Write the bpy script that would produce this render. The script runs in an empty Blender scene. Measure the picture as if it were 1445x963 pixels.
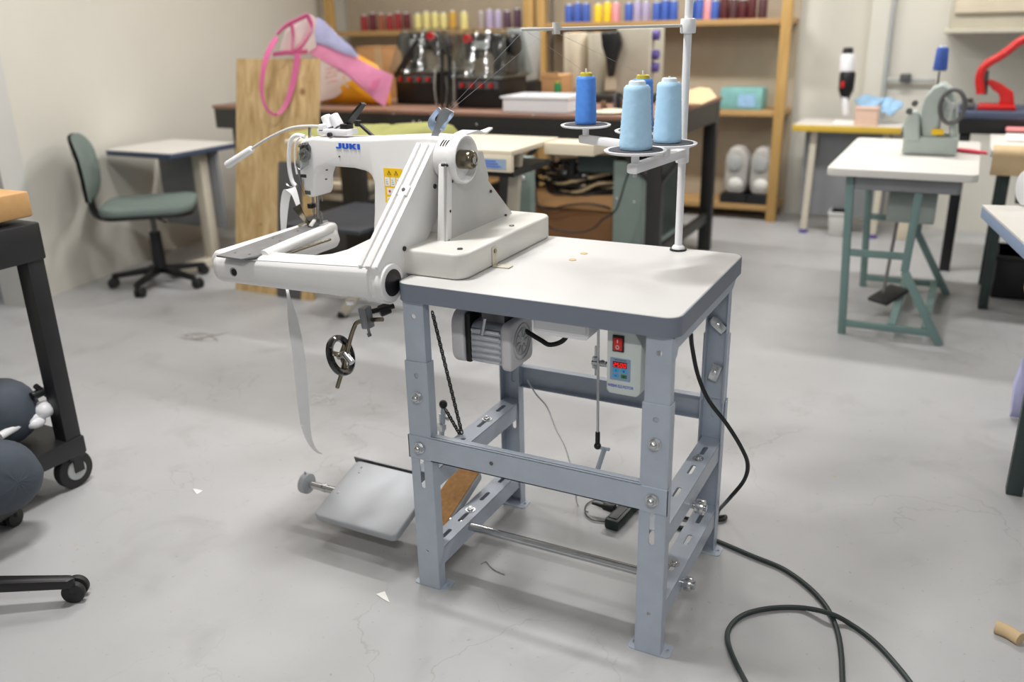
import bpy, bmesh, math, random
from mathutils import Vector, Matrix
random.seed(7)
PI = math.pi
COL = bpy.context.scene.collection
# ------------------------------------------------------------------ camera model (1445x963)
F = 1233.4; TH = .3501; ROLL = -.0229; YAW = 2.0503; CAM = Vector((1.0071, -1.4376, 1.2404))
_fw = Vector((math.cos(YAW)*math.cos(TH), math.sin(YAW)*math.cos(TH), -math.sin(TH)))
_r = Vector((math.sin(YAW), -math.cos(YAW), 0)); _u = _r.cross(_fw)
_R = _r*math.cos(ROLL)+_u*math.sin(ROLL); _U = -_r*math.sin(ROLL)+_u*math.cos(ROLL)
def ray(px, py): return _fw+_R*((px-722.5)/F)-_U*((py-481.5)/F)
def AZ(px, py, z):
    d = ray(px, py); return CAM+d*((z-CAM.z)/d.z)
def AY(px, py, y):
    d = ray(px, py); return CAM+d*((y-CAM.y)/d.y)
def AX(px, py, x):
    d = ray(px, py); return CAM+d*((x-CAM.x)/d.x)
# ------------------------------------------------------------------ materials
def lin(c):
    return tuple((x/12.92 if x <= .04045 else ((x+.055)/1.055)**2.4) for x in c)
def rgb(*c): return lin([x/255. for x in c])+(1.,)
MATS = {}
def mat(name, c, rough=.5, metal=0., var=.06, scale=12., bump=0., emit=0., coat=0., spec=.5):
    m = bpy.data.materials.new(name); m.use_nodes = True
    nt = m.node_tree; b = nt.nodes['Principled BSDF']
    b.inputs['Roughness'].default_value = rough; b.inputs['Metallic'].default_value = metal
    b.inputs['Specular IOR Level'].default_value = spec
    if coat: b.inputs['Coat Weight'].default_value = coat
    col = rgb(*c)
    tc = nt.nodes.new('ShaderNodeTexCoord'); n = nt.nodes.new('ShaderNodeTexNoise')
    n.inputs['Scale'].default_value = scale; n.inputs['Detail'].default_value = 4
    nt.links.new(tc.outputs['Object'], n.inputs['Vector'])
    r = nt.nodes.new('ShaderNodeValToRGB')
    r.color_ramp.elements[0].position = .3; r.color_ramp.elements[1].position = .7
    r.color_ramp.elements[0].color = tuple(x*(1-var) for x in col[:3])+(1,)
    r.color_ramp.elements[1].color = tuple(min(1, x*(1+var)) for x in col[:3])+(1,)
    nt.links.new(n.outputs['Fac'], r.inputs['Fac']); nt.links.new(r.outputs['Color'], b.inputs['Base Color'])
    if bump:
        bp = nt.nodes.new('ShaderNodeBump'); bp.inputs['Strength'].default_value = bump; bp.inputs['Distance'].default_value = .01
        nt.links.new(n.outputs['Fac'], bp.inputs['Height']); nt.links.new(bp.outputs['Normal'], b.inputs['Normal'])
    if emit:
        b.inputs['Emission Color'].default_value = col; b.inputs['Emission Strength'].default_value = emit
    MATS[name] = m; return m
M = {}
def mk(key, *a, **k): M[key] = mat(key, *a, **k)
mk('white_paint', (232,231,230), .36, coat=.1, var=.015)
mk('white_top', (203,202,200), .42, var=.02, scale=5)
mk('offwhite_base', (214,212,206), .38, var=.02)
mk('guard_grey', (196,195,191), .42, var=.02)
mk('grey_edge', (122,129,142), .42, var=.03)
mk('frame_grey', (178,187,200), .38, var=.04, scale=30, coat=.1)
mk('pedal_grey', (176,179,183), .42, var=.04)
mk('zinc', (205,207,208), .25, 1., var=.08, scale=60)
mk('steel', (150,150,148), .3, 1., var=.1, scale=40)
mk('dark_steel', (108,108,110), .4, .8, var=.12, scale=25)
mk('arm_grey', (146,150,156), .35, .5, var=.08)
mk('plate_steel', (128,128,130), .42, .45, var=.1, scale=25)
mk('bronze', (132,124,108), .22, 1., var=.1, scale=50)
mk('alu', (214,217,222), .30, .7, var=.06, scale=50)
mk('motor_grey', (216,214,216), .5, var=.03)
mk('white_plastic', (238,238,240), .35, var=.01)
mk('mint_white', (213,222,218), .4, var=.02)
mk('black_plastic', (20,20,21), .4, var=.1)
mk('black_gloss', (12,12,13), .12, var=.05, coat=.5)
mk('black_rubber', (32,33,33), .6, var=.1)
mk('cable_black', (26,27,27), .45, var=.05)
mk('cable_green', (50,60,58), .5, var=.05)
mk('strip_green', (22,38,30), .45, var=.1)
mk('red_switch', (205,22,22), .25, var=.05, coat=.4)
mk('led_red', (255,30,25), .4, emit=.75, var=0)
mk('display_dark', (70,8,8), .2, var=0)
mk('blue_key', (62,168,228), .4, var=.02)
mk('green_key', (30,125,70), .4, var=.02)
mk('panel_blue', (140,160,188), .45, var=.02)
mk('ink_blue', (70,70,200), .5, var=0)
mk('logo_blue', (32,96,214), .4, var=0)
mk('ink_dark', (45,45,48), .5, var=0)
mk('ink_grey', (150,152,156), .5, var=0)
mk('sticker_yellow', (244,198,22), .45, var=.02)
mk('sticker_white', (236,236,234), .5, var=.02)
mk('sticker_red', (214,70,44), .5, var=.02)
mk('cone_blue', (82,142,228), .55, var=.09, scale=60, bump=.15)
mk('cone_light', (184,224,255), .6, var=.05, scale=60, bump=.15)
mk('cone_yellowcap', (190,172,52), .5, var=.03)
mk('cone_whitecap', (220,232,238), .5, var=.03)
mk('plate_felt', (72,74,80), .85, var=.06, scale=80)
mk('cork', (186,138,84), .85, var=.16, scale=90)
mk('ribbon_white', (236,236,236), .7, var=.02)
mk('film_blue', (158,176,204), .12, .15, var=.3, scale=35, coat=.5)
mk('paper', (240,239,234), .7, var=.02)
mk('tin_dirt', (170,172,170), .4, .7, var=.1)
mk('wall_paint', (217,214,203), .75, var=.02, scale=3)
mk('trim_white', (206,205,200), .6, var=.02)
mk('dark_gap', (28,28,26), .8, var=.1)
mk('ceil', (230,228,222), .8, var=.02)
mk('chair_green', (116,130,124), .8, var=.08, scale=120, bump=.1)
mk('black_metal', (30,31,33), .45, var=.1, scale=20)
mk('bench_black', (44,43,41), .45, var=.08, scale=20)
mk('bench_top', (138,104,86), .5, var=.08, scale=14)
mk('navy_edge', (66,76,98), .5, var=.04)
mk('beige_metal', (206,198,180), .5, var=.03)
mk('desk_white', (222,219,213), .45, var=.02)
mk('panel_grey', (132,134,137), .7, var=.04)
mk('steel_plate_grey', (96,96,96), .5, .3, var=.1, scale=8)
mk('pink', (240,150,186), .45, var=.1, scale=10)
mk('pink_deep', (224,110,160), .5, var=.06)
mk('orange_bag', (238,164,24), .4, var=.06, scale=8)
mk('bag_white', (232,214,208), .45, var=.05)
mk('lilac', (190,190,228), .5, var=.12, scale=14)
mk('cardboard', (192,146,98), .75, var=.07, scale=10)
mk('cardboard_dark', (126,88,54), .8, var=.07, scale=10)
mk('green_steel', (126,141,134), .5, var=.05, scale=15)
mk('dark_green', (52,66,64), .5, var=.08, scale=10)
mk('olive', (156,156,90), .8, var=.1, scale=20, bump=.2)
mk('cream', (222,210,186), .6, var=.05)
mk('label_blue', (166,186,208), .4, .3, var=.1)
mk('dark_slate', (54,58,64), .6, var=.08)
mk('slate', (68,76,86), .75, var=.08, scale=30)
mk('wood_block', (190,148,96), .65, var=.08, scale=20)
mk('tan_cloth', (206,180,140), .85, var=.08)
mk('press_red', (200,26,24), .4, var=.06, coat=.2)
mk('red_ribbon', (206,62,82), .7, var=.08)
mk('machine_green', (178,188,182), .45, var=.04)
mk('frame_green', (112,138,134), .5, var=.05)
mk('yellow_edge', (214,178,66), .6, var=.05)
mk('light_blue', (158,196,228), .7, var=.12, scale=25)
mk('peach', (226,192,172), .7, var=.05)
mk('aqua', (132,186,182), .6, var=.12, scale=15)
mk('purple', (92,78,150), .5, var=.05)
mk('green_thread', (22,116,62), .55, var=.08, scale=60)
mk('shelf_back', (182,169,148), .7, var=.04)
mk('cabinet_beige', (196,190,172), .55, var=.04)
mk('wall_cloth', (226,222,216), .9, var=.04)
mk('red_knob', (190,24,30), .4, var=.05)
mk('grey_plastic', (176,180,178), .4, var=.04)
mk('white_wire', (226,226,230), .5, var=.02)
mk('thread_lint', (218,218,214), .8, var=.02)
mk('dark_wire', (66,70,72), .5, var=.02)
mk('cocoa', (118,90,66), .7, var=.05)
CONES = dict(red=(150,36,38), darkred=(98,24,32), rust=(150,84,52), cream=(228,216,140), gold=(206,160,62), grey=(166,154,148),
             plum=(84,58,78), blue=(66,98,182), yellow=(244,208,46), rose=(232,158,162), lilac=(176,164,192), wine=(84,24,28), brown=(82,46,48))
for k, c in CONES.items(): mk('thread_'+k, c, .6, var=.06, scale=60)

mk('paper_grey', (182,179,173), .5, var=.03)
mk('rose_cloth', (236,150,150), .7, var=.06)
def plastic(name, tint, a, rough=.05):
    m = bpy.data.materials.new(name); m.use_nodes = True; nt = m.node_tree; nt.nodes.clear()
    o = nt.nodes.new('ShaderNodeOutputMaterial'); mx = nt.nodes.new('ShaderNodeMixShader')
    t = nt.nodes.new('ShaderNodeBsdfTransparent'); t.inputs[0].default_value = rgb(*tint)
    g = nt.nodes.new('ShaderNodeBsdfGlossy'); g.inputs['Roughness'].default_value = rough
    n = nt.nodes.new('ShaderNodeTexNoise'); n.inputs['Scale'].default_value = 9
    bp = nt.nodes.new('ShaderNodeBump'); bp.inputs['Strength'].default_value = .6; bp.inputs['Distance'].default_value = .02
    tc = nt.nodes.new('ShaderNodeTexCoord'); nt.links.new(tc.outputs['Object'], n.inputs['Vector'])
    nt.links.new(n.outputs['Fac'], bp.inputs['Height']); nt.links.new(bp.outputs['Normal'], g.inputs['Normal'])
    mx.inputs[0].default_value = a
    nt.links.new(t.outputs[0], mx.inputs[1]); nt.links.new(g.outputs[0], mx.inputs[2]); nt.links.new(mx.outputs[0], o.inputs[0])
    M[name] = m
plastic('clear_plastic', (236,240,240), .11, .16)
plastic('guard_clear', (225,232,235), .25)

def floor_material():
    m = bpy.data.materials.new('painted_concrete'); m.use_nodes = True; nt = m.node_tree; b = nt.nodes['Principled BSDF']
    N = nt.nodes.new; L = nt.links.new
    tc = N('ShaderNodeTexCoord')
    def noise(s, d=6, dist=0.):
        n = N('ShaderNodeTexNoise'); n.inputs['Scale'].default_value = s; n.inputs['Detail'].default_value = d
        n.inputs['Distortion'].default_value = dist; L(tc.outputs['Object'], n.inputs['Vector']); return n
    def ramp(src, p0, p1, c0, c1):
        r = N('ShaderNodeValToRGB'); r.color_ramp.elements[0].position = p0; r.color_ramp.elements[1].position = p1
        r.color_ramp.elements[0].color = c0; r.color_ramp.elements[1].color = c1; L(src, r.inputs['Fac']); return r
    def mix(a, bb, fac, mode='MIX'):
        x = N('ShaderNodeMix'); x.data_type = 'RGBA'; x.blend_type = mode
        L(a, x.inputs[6]); 
        if isinstance(bb, tuple): x.inputs[7].default_value = bb
        else: L(bb, x.inputs[7])
        L(fac, x.inputs[0]); return x.outputs[2]
    base = ramp(noise(1.6).outputs['Fac'], .3, .72, rgb(168,168,168), rgb(183,183,184)).outputs['Color']
    # scuffed grey clouds
    k = ramp(noise(5.5, 9, .6).outputs['Fac'], .56, .74, (0,0,0,1), (.32,.32,.32,1)).outputs['Color']
    base = mix(base, rgb(138,136,134), k)
    # hairline cracks / scratches
    v = N('ShaderNodeTexVoronoi'); v.feature = 'DISTANCE_TO_EDGE'; v.inputs['Scale'].default_value = 2.3
    nz = noise(3.2, 8, .3); vm = N('ShaderNodeVectorMath'); vm.operation = 'ADD'
    vs = N('ShaderNodeVectorMath'); vs.operation = 'SCALE'; vs.inputs[3].default_value = .55
    L(nz.outputs['Color'], vs.inputs[0]); L(tc.outputs['Object'], vm.inputs[0]); L(vs.outputs[0], vm.inputs[1]); L(vm.outputs[0], v.inputs['Vector'])
    ck = ramp(v.outputs['Distance'], .001, .006, (.4,.4,.4,1), (0,0,0,1)).outputs['Color']
    gate = ramp(noise(1.1, 3).outputs['Fac'], .46, .6, (0,0,0,1), (1,1,1,1)).outputs['Color']
    mm = N('ShaderNodeMix'); mm.data_type = 'RGBA'; mm.blend_type = 'MULTIPLY'; mm.inputs[0].default_value = 1
    L(ck, mm.inputs[6]); L(gate, mm.inputs[7])
    base = mix(base, rgb(128,120,110), mm.outputs[2])
    # small ochre chips
    ch = ramp(noise(16, 3, .2).outputs['Fac'], .73, .77, (0,0,0,1), (.75,.75,.75,1)).outputs['Color']
    base = mix(base, rgb(178,160,126), ch)
    sp = ramp(noise(70, 2).outputs['Fac'], .70, .78, (0,0,0,1), (.5,.5,.5,1)).outputs['Color']
    base = mix(base, rgb(132,128,124), sp)
    L(base, b.inputs['Base Color'])
    rr = ramp(noise(3., 5).outputs['Fac'], .3, .7, (.34,.34,.34,1), (.52,.52,.52,1)); L(rr.outputs['Color'], b.inputs['Roughness'])
    bp = N('ShaderNodeBump'); bp.inputs['Strength'].default_value = .06; bp.inputs['Distance'].default_value = .01
    L(noise(22, 6).outputs['Fac'], bp.inputs['Height']); L(bp.outputs['Normal'], b.inputs['Normal'])
    M['floor'] = m
floor_material()
def wood_material(key, c0, c1, c2, axis, scale=6., knots=True):
    m = bpy.data.materials.new(key); m.use_nodes = True; nt = m.node_tree; b = nt.nodes['Principled BSDF']
    N = nt.nodes.new; L = nt.links.new
    tc = N('ShaderNodeTexCoord'); mp = N('ShaderNodeMapping'); L(tc.outputs['Object'], mp.inputs['Vector'])
    s = [scale*4]*3; s[axis] = scale*.45; mp.inputs['Scale'].default_value = s
    n = N('ShaderNodeTexNoise'); n.inputs['Scale'].default_value = 1.2; n.inputs['Detail'].default_value = 6; n.inputs['Distortion'].default_value = .8
    L(mp.outputs[0], n.inputs['Vector'])
    r = N('ShaderNodeValToRGB'); r.color_ramp.elements[0].position = .3; r.color_ramp.elements[1].position = .75
    r.color_ramp.elements[0].color = rgb(*c0); r.color_ramp.elements[1].color = rgb(*c1); L(n.outputs['Fac'], r.inputs['Fac'])
    out = r.outputs['Color']
    if knots:
        v = N('ShaderNodeTexVoronoi'); v.inputs['Scale'].default_value = 5.5; L(tc.outputs['Object'], v.inputs['Vector'])
        rk = N('ShaderNodeValToRGB'); rk.color_ramp.elements[0].position = .05; rk.color_ramp.elements[1].position = .13
        rk.color_ramp.elements[0].color = (.8,.8,.8,1); rk.color_ramp.elements[1].color = (0,0,0,1); L(v.outputs['Distance'], rk.inputs['Fac'])
        x = N('ShaderNodeMix'); x.data_type = 'RGBA'; L(rk.outputs['Color'], x.inputs[0]); L(out, x.inputs[6]); x.inputs[7].default_value = rgb(*c2); out = x.outputs[2]
    L(out, b.inputs['Base Color']); b.inputs['Roughness'].default_value = .6
    M[key] = m
wood_material('plywood', (176,142,92), (222,194,144), (128,88,52), 2, 7)
wood_material('pine_post', (186,146,84), (208,170,106), (150,110,60), 2, knots=False)
wood_material('pine_board', (176,138,88), (198,160,106), (150,110,60), 0, knots=False)
# ------------------------------------------------------------------ mesh builder
OFF = {}
class MB:
    def __init__(s): s.bm = bmesh.new()
    def _add(s, t, mtx=None):
        if mtx is not None: bmesh.ops.transform(t, matrix=mtx, verts=t.verts)
        bmesh.ops.recalc_face_normals(t, faces=t.faces)
        me = bpy.data.meshes.new('t'); t.to_mesh(me); t.free(); s.bm.from_mesh(me); bpy.data.meshes.remove(me); return s
    def _bev(s, t, w, seg=2, ang=.6):
        if w <= 0: return
        ed = [e for e in t.edges if len(e.link_faces) == 2 and e.calc_face_angle(0) > ang]
        if ed: bmesh.ops.bevel(t, geom=ed, offset=w, segments=seg, affect='EDGES', profile=.5, clamp_overlap=True)
    def bx(s, x0, x1, y0, y1, z0, z1, bev=0, seg=2, mtx=None):
        t = bmesh.new(); bmesh.ops.create_cube(t, size=1)
        bmesh.ops.transform(t, matrix=Matrix.Translation(((x0+x1)/2, (y0+y1)/2, (z0+z1)/2)) @ Matrix.Diagonal((abs(x1-x0), abs(y1-y0), abs(z1-z0), 1)), verts=t.verts)
        s._bev(t, bev, seg); return s._add(t, mtx)
    def bar(s, a, b, w, h, up=(0,0,1), bev=0):
        a = Vector(a); b = Vector(b); d = b-a; L = d.length; z = d.normalized()
        x = Vector(up).cross(z); 
        if x.length < 1e-4: x = Vector((1,0,0)).cross(z)
        x.normalize(); y = z.cross(x)
        m = Matrix((x, y, z)).transposed().to_4x4(); m.translation = (a+b)/2
        return s.bx(-w/2, w/2, -h/2, h/2, -L/2, L/2, bev, 2, m)
    def cyl(s, a, b, r, r2=None, n=24, bev=0, seg=2):
        a = Vector(a); b = Vector(b); d = b-a; t = bmesh.new()
        bmesh.ops.create_cone(t, cap_ends=True, segments=n, radius1=r, radius2=r if r2 is None else r2, depth=d.length)
        if bev: s._bev(t, bev, seg, .9)
        m = d.to_track_quat('Z', 'Y').to_matrix().to_4x4(); m.translation = (a+b)/2
        return s._add(t, m)
    def sph(s, c, r, sc=(1,1,1), n=20, mtx=None):
        t = bmesh.new(); bmesh.ops.create_uvsphere(t, u_segments=n, v_segments=n//2, radius=r)
        bmesh.ops.transform(t, matrix=Matrix.Translation(c) @ Matrix.Diagonal((*sc, 1)), verts=t.verts)
        return s._add(t, mtx)
    def lathe(s, prof, o=(0,0,0), ax=(0,0,1), n=32):
        t = bmesh.new(); rings = []
        for r, z in prof:
            if r < 1e-6: rings.append([t.verts.new((0,0,z))])
            else: rings.append([t.verts.new((r*math.cos(2*PI*i/n), r*math.sin(2*PI*i/n), z)) for i in range(n)])
        for A, B in zip(rings, rings[1:]):
            if len(A) == 1 and len(B) == 1: continue
            for i in range(n):
                j = (i+1) % n
                if len(A) == 1: t.faces.new((A[0], B[i], B[j]))
                elif len(B) == 1: t.faces.new((A[i], A[j], B[0]))
                else: t.faces.new((A[i], A[j], B[j], B[i]))
        m = Vector(ax).to_track_quat('Z', 'Y').to_matrix().to_4x4(); m.translation = Vector(o)
        return s._add(t, m)
    def tube(s, pts, r, n=8, smooth=6, closed=False, cap=True, flat=None):
        p = [Vector(q) for q in pts]
        if smooth and len(p) > 2: p = crom(p, smooth, closed)
        t = bmesh.new(); N = len(p); rings = []
        d0 = (p[1]-p[0]).normalized(); ref = Vector((0,0,1)) if abs(d0.z) < .9 else Vector((1,0,0))
        x = (ref-d0*ref.dot(d0)).normalized()
        for i in range(N):
            a = p[(i-1) % N] if (closed or i > 0) else p[0]; b = p[(i+1) % N] if (closed or i < N-1) else p[-1]
            d = (b-a).normalized(); x = (x-d*x.dot(d)).normalized(); y = d.cross(x)
            rr = r[min(i*len(r)//N, len(r)-1)] if isinstance(r, (list, tuple)) else r
            e = flat or 1
            rings.append([t.verts.new(p[i]+x*(rr*math.cos(2*PI*k/n))+y*(rr*e*math.sin(2*PI*k/n))) for k in range(n)])
        for i in range(N if closed else N-1):
            A = rings[i]; B = rings[(i+1) % N]
            for k in range(n): t.faces.new((A[k], A[(k+1) % n], B[(k+1) % n], B[k]))
        if not closed and cap: t.faces.new(rings[0][::-1]); t.faces.new(rings[-1])
        return s._add(t)
    def prism(s, poly, ax, a, b, bev=0, seg=2, ang=.6, mtx=None):
        f = {'x': lambda u, v, w: (w, u, v), 'y': lambda u, v, w: (u, w, v), 'z': lambda u, v, w: (u, v, w)}[ax]
        t = bmesh.new(); A = [t.verts.new(f(u, v, a)) for u, v in poly]; B = [t.verts.new(f(u, v, b)) for u, v in poly]
        t.faces.new(A); t.faces.new(B[::-1]); n = len(poly)
        for i in range(n): t.faces.new((A[i], B[i], B[(i+1) % n], A[(i+1) % n]))
        bmesh.ops.recalc_face_normals(t, faces=t.faces)
        s._bev(t, bev, seg, ang); return s._add(t, mtx)
    def holed(s, poly, holes, ax, a, b, mtx=None):
        # plate with real cut-outs
        f = {'x': lambda u, v, w: (w, u, v), 'y': lambda u, v, w: (u, w, v), 'z': lambda u, v, w: (u, v, w)}[ax]
        t = bmesh.new(); loops = [poly]+holes; es = []; LV = []
        for lp in loops:
            vs = [t.verts.new(f(u, v, a)) for u, v in lp]; LV.append(vs)
            for i in range(len(vs)): es.append(t.edges.new((vs[i], vs[(i+1) % len(vs)])))
        bmesh.ops.triangle_fill(t, use_beauty=True, use_dissolve=False, edges=es)
        r = bmesh.ops.extrude_face_region(t, geom=t.faces[:])
        d = Vector(f(0, 0, b))-Vector(f(0, 0, a))
        bmesh.ops.translate(t, verts=[v for v in r['geom'] if isinstance(v, bmesh.types.BMVert)], vec=d)
        return s._add(t, mtx)
    def puff(s, outline, nrm, th, rings=5, c=None, nz=.12, sm=0):
        # bulging bag / cushion over a closed 3-D outline
        o = [Vector(p) for p in outline]; o = crom(o, sm, True) if sm else o; c = Vector(c) if c else sum(o, Vector())/len(o); nrm = Vector(nrm).normalized()
        t = bmesh.new(); n = len(o); base = [t.verts.new(p) for p in o]
        for sg in (1, -1):
            prev = base
            for k in range(1, rings+1):
                f = 1-k/(rings+.0); h = th*math.sqrt(max(0, 1-f*f))*sg
                if k == rings:
                    v = t.verts.new(c+nrm*h)
                    for i in range(n): t.faces.new((prev[i], prev[(i+1) % n], v))
                else:
                    cur = [t.verts.new(c+(p-c)*f+nrm*(h*(1+nz*math.sin(i*2.3+k)))) for i, p in enumerate(o)]
                    for i in range(n): t.faces.new((prev[i], prev[(i+1) % n], cur[(i+1) % n], cur[i]))
                    prev = cur
        return s._add(t)
    def strip(s, pts, wid, side, th=.001, smooth=6):
        # a ribbon: centre line pts, width (number or list), side direction(s)
        p = [Vector(q) for q in pts]; n0 = len(p)
        sd = [Vector(x) for x in side] if isinstance(side, list) else [Vector(side)]*n0
        ww = list(wid) if isinstance(wid, (list, tuple)) else [wid]*n0
        P = crom(p, smooth); S = crom(sd, smooth); W = [v.x for v in crom([Vector((w, 0, 0)) for w in ww], smooth)]
        t = bmesh.new(); rows = []
        for i, q in enumerate(P):
            d = (P[min(i+1, len(P)-1)]-P[max(i-1, 0)]).normalized(); x = (S[i]-d*S[i].dot(d)).normalized(); nn = d.cross(x)
            rows.append([t.verts.new(q+x*(W[i]/2*a)+nn*(th/2*b)) for a, b in ((-1,-1),(1,-1),(1,1),(-1,1))])
        for A, B in zip(rows, rows[1:]):
            for k in range(4): t.faces.new((A[k], A[(k+1) % 4], B[(k+1) % 4], B[k]))
        t.faces.new(rows[0][::-1]); t.faces.new(rows[-1])
        return s._add(t)
    def loft(s, rings, cap=True):
        t = bmesh.new(); R_ = [[t.verts.new(Vector(p)) for p in r] for r in rings]; n = len(R_[0])
        for A, B in zip(R_, R_[1:]):
            for k in range(n): t.faces.new((A[k], A[(k+1) % n], B[(k+1) % n], B[k]))
        if cap: t.faces.new(R_[0][::-1]); t.faces.new(R_[-1])
        return s._add(t)
    def text(s, txt, size, origin, xd, yd, depth=.0004, sx=1.):
        cu = bpy.data.curves.new('t', 'FONT'); cu.body = txt; cu.size = size; cu.align_x = 'CENTER'; cu.align_y = 'CENTER'; cu.extrude = depth
        cu.resolution_u = 3
        o = bpy.data.objects.new('t', cu); COL.objects.link(o); dg = bpy.context.evaluated_depsgraph_get(); dg.update()
        me = bpy.data.meshes.new_from_object(o.evaluated_get(dg)); bpy.data.objects.remove(o); bpy.data.curves.remove(cu)
        t = bmesh.new(); t.from_mesh(me); bpy.data.meshes.remove(me)
        xd = Vector(xd).normalized(); yd = Vector(yd).normalized(); m = Matrix((xd*sx, yd, xd.cross(yd))).transposed().to_4x4(); m.translation = Vector(origin)
        bmesh.ops.transform(t, matrix=m, verts=t.verts); me = bpy.data.meshes.new('t'); t.to_mesh(me); t.free(); s.bm.from_mesh(me); bpy.data.meshes.remove(me)
        return s
    def build(s, name, m, parent=None, base=None, sharp=.7):
        bm = s.bm
        if parent is not None: off = OFF.get(parent.name, Vector())
        elif base is not None: off = Vector(base)
        else:
            xs = [v.co for v in bm.verts]
            off = Vector(((min(v.x for v in xs)+max(v.x for v in xs))/2, (min(v.y for v in xs)+max(v.y for v in xs))/2, min(v.z for v in xs)))
        for v in bm.verts: v.co -= off
        for fc in bm.faces: fc.smooth = True
        for e in bm.edges:
            if len(e.link_faces) == 2 and e.calc_face_angle(0) > sharp: e.smooth = False
        me = bpy.data.meshes.new(name); bm.to_mesh(me); bm.free()
        me.materials.append(M[m] if isinstance(m, str) else m)
        o = bpy.data.objects.new(name, me); COL.objects.link(o)
        if parent is not None: o.parent = parent
        else: o.location = off
        OFF[o.name] = off; return o
def crom(p, k, closed=False):
    out = []; n = len(p)
    for i in range(n if closed else n-1):
        g = (lambda j: p[j % n]) if closed else (lambda j: p[max(0, min(n-1, j))])
        a, b, c, d = g(i-1), g(i), g(i+1), g(i+2)
        for q in range(k):
            t = q/k; out.append(.5*((2*b)+(c-a)*t+(2*a-5*b+4*c-d)*t*t+(3*b-a-3*c+d)*t*t*t))
    if not closed: out.append(p[-1].copy())
    return out
def rrect(x0, x1, y0, y1, r, n=5):
    o = []
    for cx, cy, a in ((x1-r, y1-r, 0), (x0+r, y1-r, PI/2), (x0+r, y0+r, PI), (x1-r, y0+r, 1.5*PI)):
        for i in range(n+1): o.append((cx+r*math.cos(a+PI/2*i/n), cy+r*math.sin(a+PI/2*i/n)))
    return o
def slot(x, y, w, h, n=5):     # rounded slot, w<h or h<w
    return rrect(x-w/2, x+w/2, y-h/2, y+h/2, min(w, h)/2*.98, n)
def circ(x, y, r, n=14): return [(x+r*math.cos(2*PI*i/n), y+r*math.sin(2*PI*i/n)) for i in range(n)]
def tag(o, label, cat, group=None, kind=None):
    o['label'] = label; o['category'] = cat
    if group: o['group'] = group
    if kind: o['kind'] = kind
    return o
def thing(name, label, cat, loc=(0,0,0), group=None, world=True, rz=0):
    o = bpy.data.objects.new(name, None); o.empty_display_size = .1; COL.objects.link(o)
    o.location = loc; o.rotation_euler = (0, 0, rz); OFF[o.name] = Vector(loc) if world else Vector()
    return tag(o, label, cat, group)
def struct(mb, name, m):
    o = mb.build(name, m); o['kind'] = 'structure'; return o
def copytree(o, parent=None):
    c = o.copy(); COL.objects.link(c); OFF[c.name] = OFF.get(o.name, Vector())
    if parent: c.parent = parent
    for ch in list(o.children): copytree(ch, c)
    return c
def bolt(mb, c, n, r=.009, h=.006, washer=True):
    c = Vector(c); n = Vector(n).normalized()
    if washer: mb.cyl(c-n*.001, c+n*.002, r*1.25, n=20)
    mb.cyl(c, c+n*(h+.002), r, n=6)
    mb.sph(c+n*(h+.001), r*.75, n=10)
    return mb
# ================================================================== ROOM
struct(MB().bx(-4.2, 4.5, -4.5, 4.7, -.06, 0), 'floor', 'floor')
# back wall, right part set forward, a step added to make the tone edge there; left wall slightly out of square
struct(MB().bx(-4.2, .40, 4.56, 4.66, 0, 2.75), 'wall_back', 'wall_paint')
struct(MB().bx(.40, 4.5, 4.40, 4.66, 0, 2.75), 'wall_back_added_step', 'wall_paint')
WL0 = Vector((-2.92, 1.0, 0)); WL1 = Vector((-3.66, 4.62, 0)); _wd = (WL1-WL0).normalized(); WLa = WL0-_wd*.05
_wn = Vector((-_wd.y, _wd.x, 0))
def lw(t, h, out=0.): return WL0+_wd*t+Vector((0, 0, h))-_wn*out     # a point on the left wall
def lwslab(t0, t1, h0, h1, d0, d1):                                  # slab along the left wall (d = distance out of the wall)
    q = [WL0+_wd*t0-_wn*d0, WL0+_wd*t1-_wn*d0, WL0+_wd*t1-_wn*d1, WL0+_wd*t0-_wn*d1]
    return MB().prism([(p.x, p.y) for p in q], 'z', h0, h1)
struct(lwslab(.20, 3.72, 0, 2.75, -.1, 0), 'wall_left', 'wall_paint')
struct(lwslab(.06, .20, 0, 2.2, -.12, .03), 'trim_1', 'trim_white')           # doorway casing
struct(lwslab(-2.2, .06, 0, 2.15, -.6, -.5), 'dark_doorway_fill_1', 'dark_gap')  # near-black sheet, painted darkness standing in for the open doorway
struct(lwslab(-2.2, .06, 2.15, 2.75, -.1, 0), 'wall_left_over_door', 'wall_paint')
struct(lwslab(-4.5, -2.2, 0, 2.75, -.1, 0), 'wall_left_front', 'wall_paint')
struct(MB().bx(-4.2, 4.5, -4.5, 4.7, 2.75, 2.82), 'ceiling', 'ceil')
# ceiling fluorescent fittings (above the frame)
def fitting(x, y, w, rz=0., ln=1.15):
    L = bpy.data.lights.new('fluorescent_light', 'AREA'); L.shape = 'RECTANGLE'; L.size = ln; L.size_y = .16; L.energy = w; L.color = (1., .985, .965)
    o = bpy.data.objects.new('fluorescent_light', L); COL.objects.link(o); o.location = (x, y, 2.68); o.rotation_euler = (0, 0, rz)
fitting(-.45, -.10, 48, .9, .55)
fitting(-1.3, 3.0, 44, 0)
fitting(.5, 3.0, 46, 0)
fitting(2.6, 3.0, 26, 0)
fitting(1.3, -2.1, 42, 0)
fitting(-1.7, 1.1, 24, 0, .8)
wd = bpy.data.worlds.new('world'); bpy.context.scene.world = wd; wd.use_nodes = True
wd.node_tree.nodes['Background'].inputs[0].default_value = (.93, .96, 1, 1); wd.node_tree.nodes['Background'].inputs[1].default_value = .26
cd = bpy.data.cameras.new('camera'); cam = bpy.data.objects.new('camera', cd); COL.objects.link(cam)
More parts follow.
